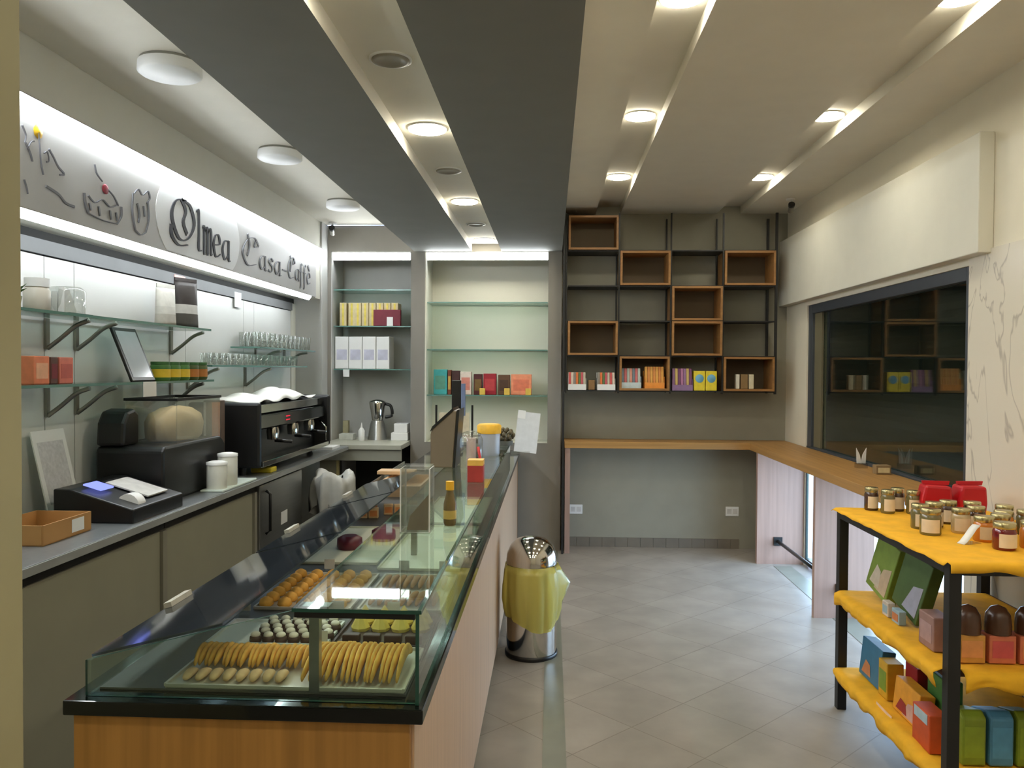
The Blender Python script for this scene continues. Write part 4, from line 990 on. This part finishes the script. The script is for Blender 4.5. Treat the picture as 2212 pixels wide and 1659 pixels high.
def cloth(label, zt, x0, x1, y0, y1, ovl, ovn, amp, name='table_cloth', seed=0, ovf=.02):
    st = .018; xs = []; a = x0 - ovl
    while a < x1 + .001: xs.append(a); a += st
    ysx = []; a = y0 - ovn
    while a < y1 + ovf + .001: ysx.append(a); a += st
    v, idx, f = [], {}, []
    for i, a in enumerate(xs):
        for j, b in enumerate(ysx):
            tx = max(0, x0 - a); ty = max(0, y0 - b); tf = max(0, b - y1)
            nz = mathutils.noise.noise(Vector((a * 7 + seed, b * 7, zt * 9))) ; n2 = mathutils.noise.noise(Vector((a * 19, b * 19 + seed, 3)))
            kx = 0.75 + .5 * mathutils.noise.noise(Vector((3 + seed, b * 9, 1))); ky = .75 + .5 * mathutils.noise.noise(Vector((a * 9, 7 + seed, 1)))
            X = a if tx == 0 else x0 - min(tx, .014) - amp * (.5 + .5 * n2) * min(1, tx / .02) * 1.2
            Y = b if ty == 0 and tf == 0 else (y0 - min(ty, .014) - amp * (.5 + .5 * n2) * min(1, ty / .02) * 1.2 if ty else y1 + min(tf, .01))
            Zd = max(0, tx - .01) * kx + max(0, ty - .01) * ky + max(0, tf - .01)
            Z = zt + .003 - Zd
            if tx == 0 and ty == 0:
                e = min(1, min(a - x0, b - y0) / .08); Z += amp * .55 * max(0, nz + .25) * (1 - e) + .0006 * n2
            idx[i, j] = len(v); v.append((X, Y, Z))
    for i in range(len(xs) - 1):
        for j in range(len(ysx) - 1):
            a, b = (xs[i] + xs[i + 1]) / 2, (ysx[j] + ysx[j + 1]) / 2
            corner = zt < .9 and ((a < RX0 + PW + .008 and (b < RY0 + PW + .008 or b > RY1 - PW - .008)) or (a > RX1 - PW - .006 and (b < RY0 + PW + .01 or b > RY1 - PW - .01)))
            if corner or (a < x0 and b < y0): continue
            f.append((idx[i, j], idx[i + 1, j], idx[i + 1, j + 1], idx[i, j + 1]))
    o = MB().add(v, f, 0, True).build(name, M_yellow)
    md = o.modifiers.new('thick', 'SOLIDIFY'); md.thickness = .0025; md.offset = 1
    return tag(o, label, 'cloth')
cloth('yellow cloth covering the top of the display rack under the jars', .945, RX0 - .001, RX1, RY0 - .001, RY1, .022, .05, .008, seed=2)
cloth('bunched yellow cloth on the middle shelf of the display rack', .562, RX0 + .006, RX1 - .01, RY0 + .02, RY1 - .05, .075, .08, .022, seed=5)
cloth('bunched yellow cloth on the bottom shelf of the display rack', .198, RX0 + .006, RX1 - .01, RY0 + .02, RY1 - .05, .07, .08, .022, seed=9)
# jars
ZJ = .9505
def jar(x, y, col, lab, h=.072, r=.036, group=None):
    t = thing('jam_jar', lab, 'jar', (x, y, ZJ), random.uniform(-.3, .3), group)
    MB().lathe([(r * .9, 0), (r, .006), (r, h - .012), (r * .86, h)], 26).build('jar_body', mat('jar_%d%d%d' % col, col, .12, var=.1, coat=.5), t)
    MB().lathe([(r * .93, h), (r * .95, h + .004), (r * .95, h + .018), (r * .9, h + .021), (.0005, h + .021)], 26).build('jar_lid', M_lidgold, t)
    v, f = [], []
    for k in range(9):
        a = R(-90 - 62 + 13 * k); v += [((r + .0008) * math.cos(a), (r + .0008) * math.sin(a), h * .14), ((r + .0008) * math.cos(a), (r + .0008) * math.sin(a), h * .78)]
    for k in range(8): f.append((2 * k, 2 * k + 2, 2 * k + 3, 2 * k + 1))
    MB().add(v, f, 0, True).build('jar_label', M_label, t)
    return t
DK, OR, RD, CR, GN = (70, 46, 34), (206, 126, 44), (110, 26, 26), (196, 178, 140), (112, 104, 66)
gA = 'jars in the far left cluster'
for k, (x, y) in enumerate(((1.50, 3.83), (1.545, 3.755), (1.615, 3.82), (1.655, 3.745))):
    jar(x, y, DK if k % 2 == 0 else GN, ['dark jar at the far left corner of the yellow tabletop', 'second jar from the far left corner on the yellow tabletop', 'rear jar of the far left four on the rack', 'rightmost jar of the far left four on the rack'][k], .085, .031, gA)
jar(1.530, 3.40, GN, 'jar with white flower label, left of the front three jars', .08, .036); jar(1.515, 3.275, GN, 'pale labelled jar, front of the front three jars', .082, .040); jar(1.60, 3.43, DK, 'dark jar behind the front three on the yellow tabletop', .085, .036)
jar(1.665, 3.165, OR, 'orange jam jar with gold lid beside the white curled card', .075, .038)
jar(1.662, 3.02, RD, 'dark red jam jar at the front edge of the yellow tabletop', .078, .040)
jar(1.775, 3.05, OR, 'orange jam jar at the right edge of the view on the yellow tabletop', .078, .038)
jar(1.655, 3.32, CR, 'cream labelled jar behind the orange jam jar', .078, .036)
gB = 'jars crowded at the back right of the rack'
for k, (x, y, c) in enumerate(((1.70, 3.52, DK), (1.79, 3.50, DK), (1.745, 3.38, DK), (1.80, 3.28, OR), (1.745, 3.20, CR), (1.88, 3.42, DK), (1.90, 3.30, GN), (1.885, 3.16, RD), (1.98, 3.38, DK), (1.97, 3.24, GN))):
    jar(x, y, c, 'gold lidded jar crowded at the back right of the yellow tabletop', .078, .036, gB)
for k, x in enumerate((1.735, 1.885)):
    t = thing('red_gift_bag', ['left', 'right'][k] + ' shiny red gift package at the back of the yellow tabletop', 'package', (x, 3.72, ZJ), R(-6 + 10 * k))
    MB().prism([(-.058, 0), (.058, 0), (.066, .06), (.060, .135), (-.050, .14), (-.066, .07)], 'y', -.045, .045).build('package_body', M_red, t, bevel=.012)
    MB().prism([(-.052, .1405), (.058, .1365), (.063, .155), (-.055, .155)], 'y', -.006, .006).build('package_seal', M_red, t)
t = thing('curled_card', 'white curled card standing in front of the orange jam jar', 'card', (1.585, 3.115, ZJ), R(25))
mb = MB(); P = [(-.045, .0), (-.03, .008), (-.005, .03), (.02, .055), (.038, .066)]
v, f = [], []
for a, b in P: v += [(a, -.016, b + .002), (a, .016, b + .002)]
for k in range(len(P) - 1): f.append((2 * k, 2 * k + 2, 2 * k + 3, 2 * k + 1))
o = mb.add(v, f, 0, True).build('card_sheet', M_paper, t); md = o.modifiers.new('thick', 'SOLIDIFY'); md.thickness = .002
B(-.03, .04, -.02, .02, 0, .002).build('card_base', M_clear, t)

# egg boxes and packages on the rack shelves
def egg_box(label, loc, dims, col, pic, rot, pic2=None, group=None):
    w, d, h = dims
    t = thing('egg_box', label, 'box', loc, 0, group); t.rotation_euler = rot
    B(-w / 2, w / 2, -d / 2, d / 2, 0, h).build('carton', col, t, bevel=.004)
    if pic: MB().prism([(-w * .1, h * .08), (w * .42, h * .08), (w * .42, h * .6), (w * .1, h * .5)], 'y', -d / 2 - .0015, -d / 2 + .001).build('picture_panel', pic, t)
    if pic2: MB().prism([(-w * .35, h * .12), (w * .1, h * .12), (w * .02, h * .42), (-w * .2, h * .48)], 'y', -d / 2 - .002, -d / 2 - .0016).build('window_panel', pic2, t)
    return t
ZM = .572; FL = R(-90)   # boxes facing the aisle (-x)
FG = cm(122, 146, 60); DG = cm(70, 96, 48)
egg_box('large green box leaning back, left of two on the middle rack shelf', (1.49, 3.69, ZM + .024), (.22, .05, .25), FG, cm(196, 176, 150), (R(-10), R(11), FL), cm(206, 196, 180))
egg_box('large green box with lilac window, right of two on the middle rack shelf', (1.49, 3.40, ZM + .026), (.23, .05, .255), DG, cm(166, 168, 186), (R(-10), R(12), FL))
slim_box('small_egg_packet', 'small white and blue packet in front of the green boxes', 'packet', (1.425, 3.44, ZM), (.06, .03, .06), cm(206, 196, 186), cm(150, 180, 196), FL)
slim_box('small_egg_packet', 'small pale blue packet beside the white one on the middle shelf', 'packet', (1.425, 3.34, ZM), (.07, .03, .055), cm(150, 176, 190), cm(190, 120, 80), FL)
slim_box('rounded_package', 'brownish pink package near the front post on the middle shelf', 'package', (1.44, 3.06, ZM), (.12, .07, .125), cm(150, 116, 110), cm(170, 140, 140), FL)
gC = 'clear domed packages on the middle shelf'
for k, x in enumerate((1.49, 1.595, 1.70, 1.805, 1.91)):
    t = thing('domed_package', 'brown domed package with clear cover in the front row of the middle shelf', 'package', (x, 2.93, ZM), 0, gC)
    MB().lathe([(.043, .10), (.044, .13), (.04, .165), (.025, .19), (.0005, .20)], 20).build('chocolate_egg', cm(84, 56, 40, rough=.25), t)
    B(-.046, .046, -.035, .035, 0, .098).build('package_box', cm(206, 116, 84) if k else cm(206, 150, 70), t, bevel=.003)
    B(-.036, .036, -.0365, -.0352, .02, .08).build('printed_panel', cm(220, 150, 90) if k % 2 == 0 else cm(200, 84, 84), t)
ZL = .208
egg_box('blue box with a small orange figure on the bottom rack shelf', (1.46, 3.66, ZL), (.22, .06, .17), cm(58, 116, 150), None, (R(-6), 0, FL), cm(196, 130, 84))
slim_box('toy_box', 'narrow yellow and green box beside the blue box', 'box', (1.46, 3.49, ZL), (.09, .07, .155), cm(206, 160, 40), cm(120, 150, 50), FL)
slim_box('toy_box', 'dark red box behind the orange box on the bottom shelf', 'box', (1.53, 3.38, ZL), (.11, .07, .18), cm(150, 26, 34), None, FL)
egg_box('orange box with a red and white picture on the bottom rack shelf', (1.45, 3.27, ZL), (.22, .06, .135), cm(228, 158, 44), cm(200, 160, 150), (R(-6), 0, FL), cm(150, 40, 40))
slim_box('toy_box', 'green box behind the orange box near the front post', 'box', (1.54, 3.19, ZL), (.16, .06, .21), cm(70, 124, 56), None, FL)
slim_box('toy_box', 'red-orange box by the front post on the bottom shelf', 'box', (1.417, 3.04, ZL), (.14, .07, .14), cm(196, 78, 34), cm(170, 190, 200), FL, patch=(.7, .97))
tag(B(1.372, 1.374, 3.27, 3.42, .185, .215).build('price_tag', cm(236, 206, 180)), 'pale card on the yellow edge of the bottom rack shelf', 'tag')
for k, (x, c, n) in enumerate(((1.50, (128, 146, 40), 'green tall box beside the front post on the bottom shelf'), (1.595, (76, 134, 170), 'blue tall box between two green boxes at the front of the bottom shelf'), (1.69, (122, 142, 36), 'green tall box right of the blue one at the front of the bottom shelf'), (1.80, (190, 110, 50), 'orange tall box at the right front of the bottom shelf'))):
    t = thing('tall_egg_box', n, 'box', (x, 2.96, ZL)); w = .042
    MB().prism([(-.07, 0), (.07, 0), (.07, .16), (-.04, .19), (-.07, .17)], 'x', -w, w, M=Matrix.Identity(4)).build('carton', cm(*c), t, bevel=.008)
    B(-w * .8, w * .8, -.0715, -.0702, .03, .14).build('printed_panel', cm(*[min(255, int(q * 1.1)) for q in c]), t)

# ------------------------------------------------------------------ daylight and camera
w = bpy.data.worlds.new('daylight'); sc.world = w; w.use_nodes = True
bg = w.node_tree.nodes['Background']; bg.inputs[0].default_value = (0.55, 0.67, 1.0, 1); bg.inputs[1].default_value = 15.0
ld = bpy.data.lights.new('window_portal', 'AREA'); ld.shape = 'RECTANGLE'; ld.size = 2.4; ld.size_y = 0.85
ld.cycles.is_portal = True
lo = bpy.data.objects.new('window_portal', ld); COL.objects.link(lo); lo.location = (2.20, 5.4, .5); lo.rotation_euler = (0, R(90), 0); lo.rotation_euler = Euler((R(90), 0, R(90)))
lo.rotation_euler = Vector((1, 0, 0)).to_track_quat('Z', 'Y').to_euler()
ld.size, ld.size_y = 2.4, 0.85

cam = bpy.data.cameras.new('camera'); co = bpy.data.objects.new('camera', cam); COL.objects.link(co)
yaw, pit, rol = R(2.7568), R(1.0869), R(0.35)
fwd = Vector((-math.sin(yaw) * math.cos(pit), math.cos(yaw) * math.cos(pit), -math.sin(pit)))
r0 = Vector((math.cos(yaw), math.sin(yaw), 0)); u0 = r0.cross(fwd)
rt = r0 * math.cos(rol) + u0 * math.sin(rol); up = rt.cross(fwd)
M3 = Matrix((rt, up, -fwd)).transposed()
co.matrix_world = Matrix.Translation((0, 0, 1.6)) @ M3.to_4x4()
cam.sensor_width = 36; cam.lens = 36 * 1740 / 2212; cam.clip_start = .02
sc.camera = co
sc.view_settings.view_transform = 'Standard'; sc.view_settings.look = 'None'; sc.view_settings.gamma = 1; sc.view_settings.use_curve_mapping = False
sc.view_settings.exposure = 0.0
sc.cycles.use_denoising = True
sc.cycles.max_bounces = 10; sc.cycles.diffuse_bounces = 5; sc.cycles.transparent_max_bounces = 32; sc.cycles.sample_clamp_indirect = 6
sc.cycles.caustics_reflective = False; sc.cycles.caustics_refractive = False
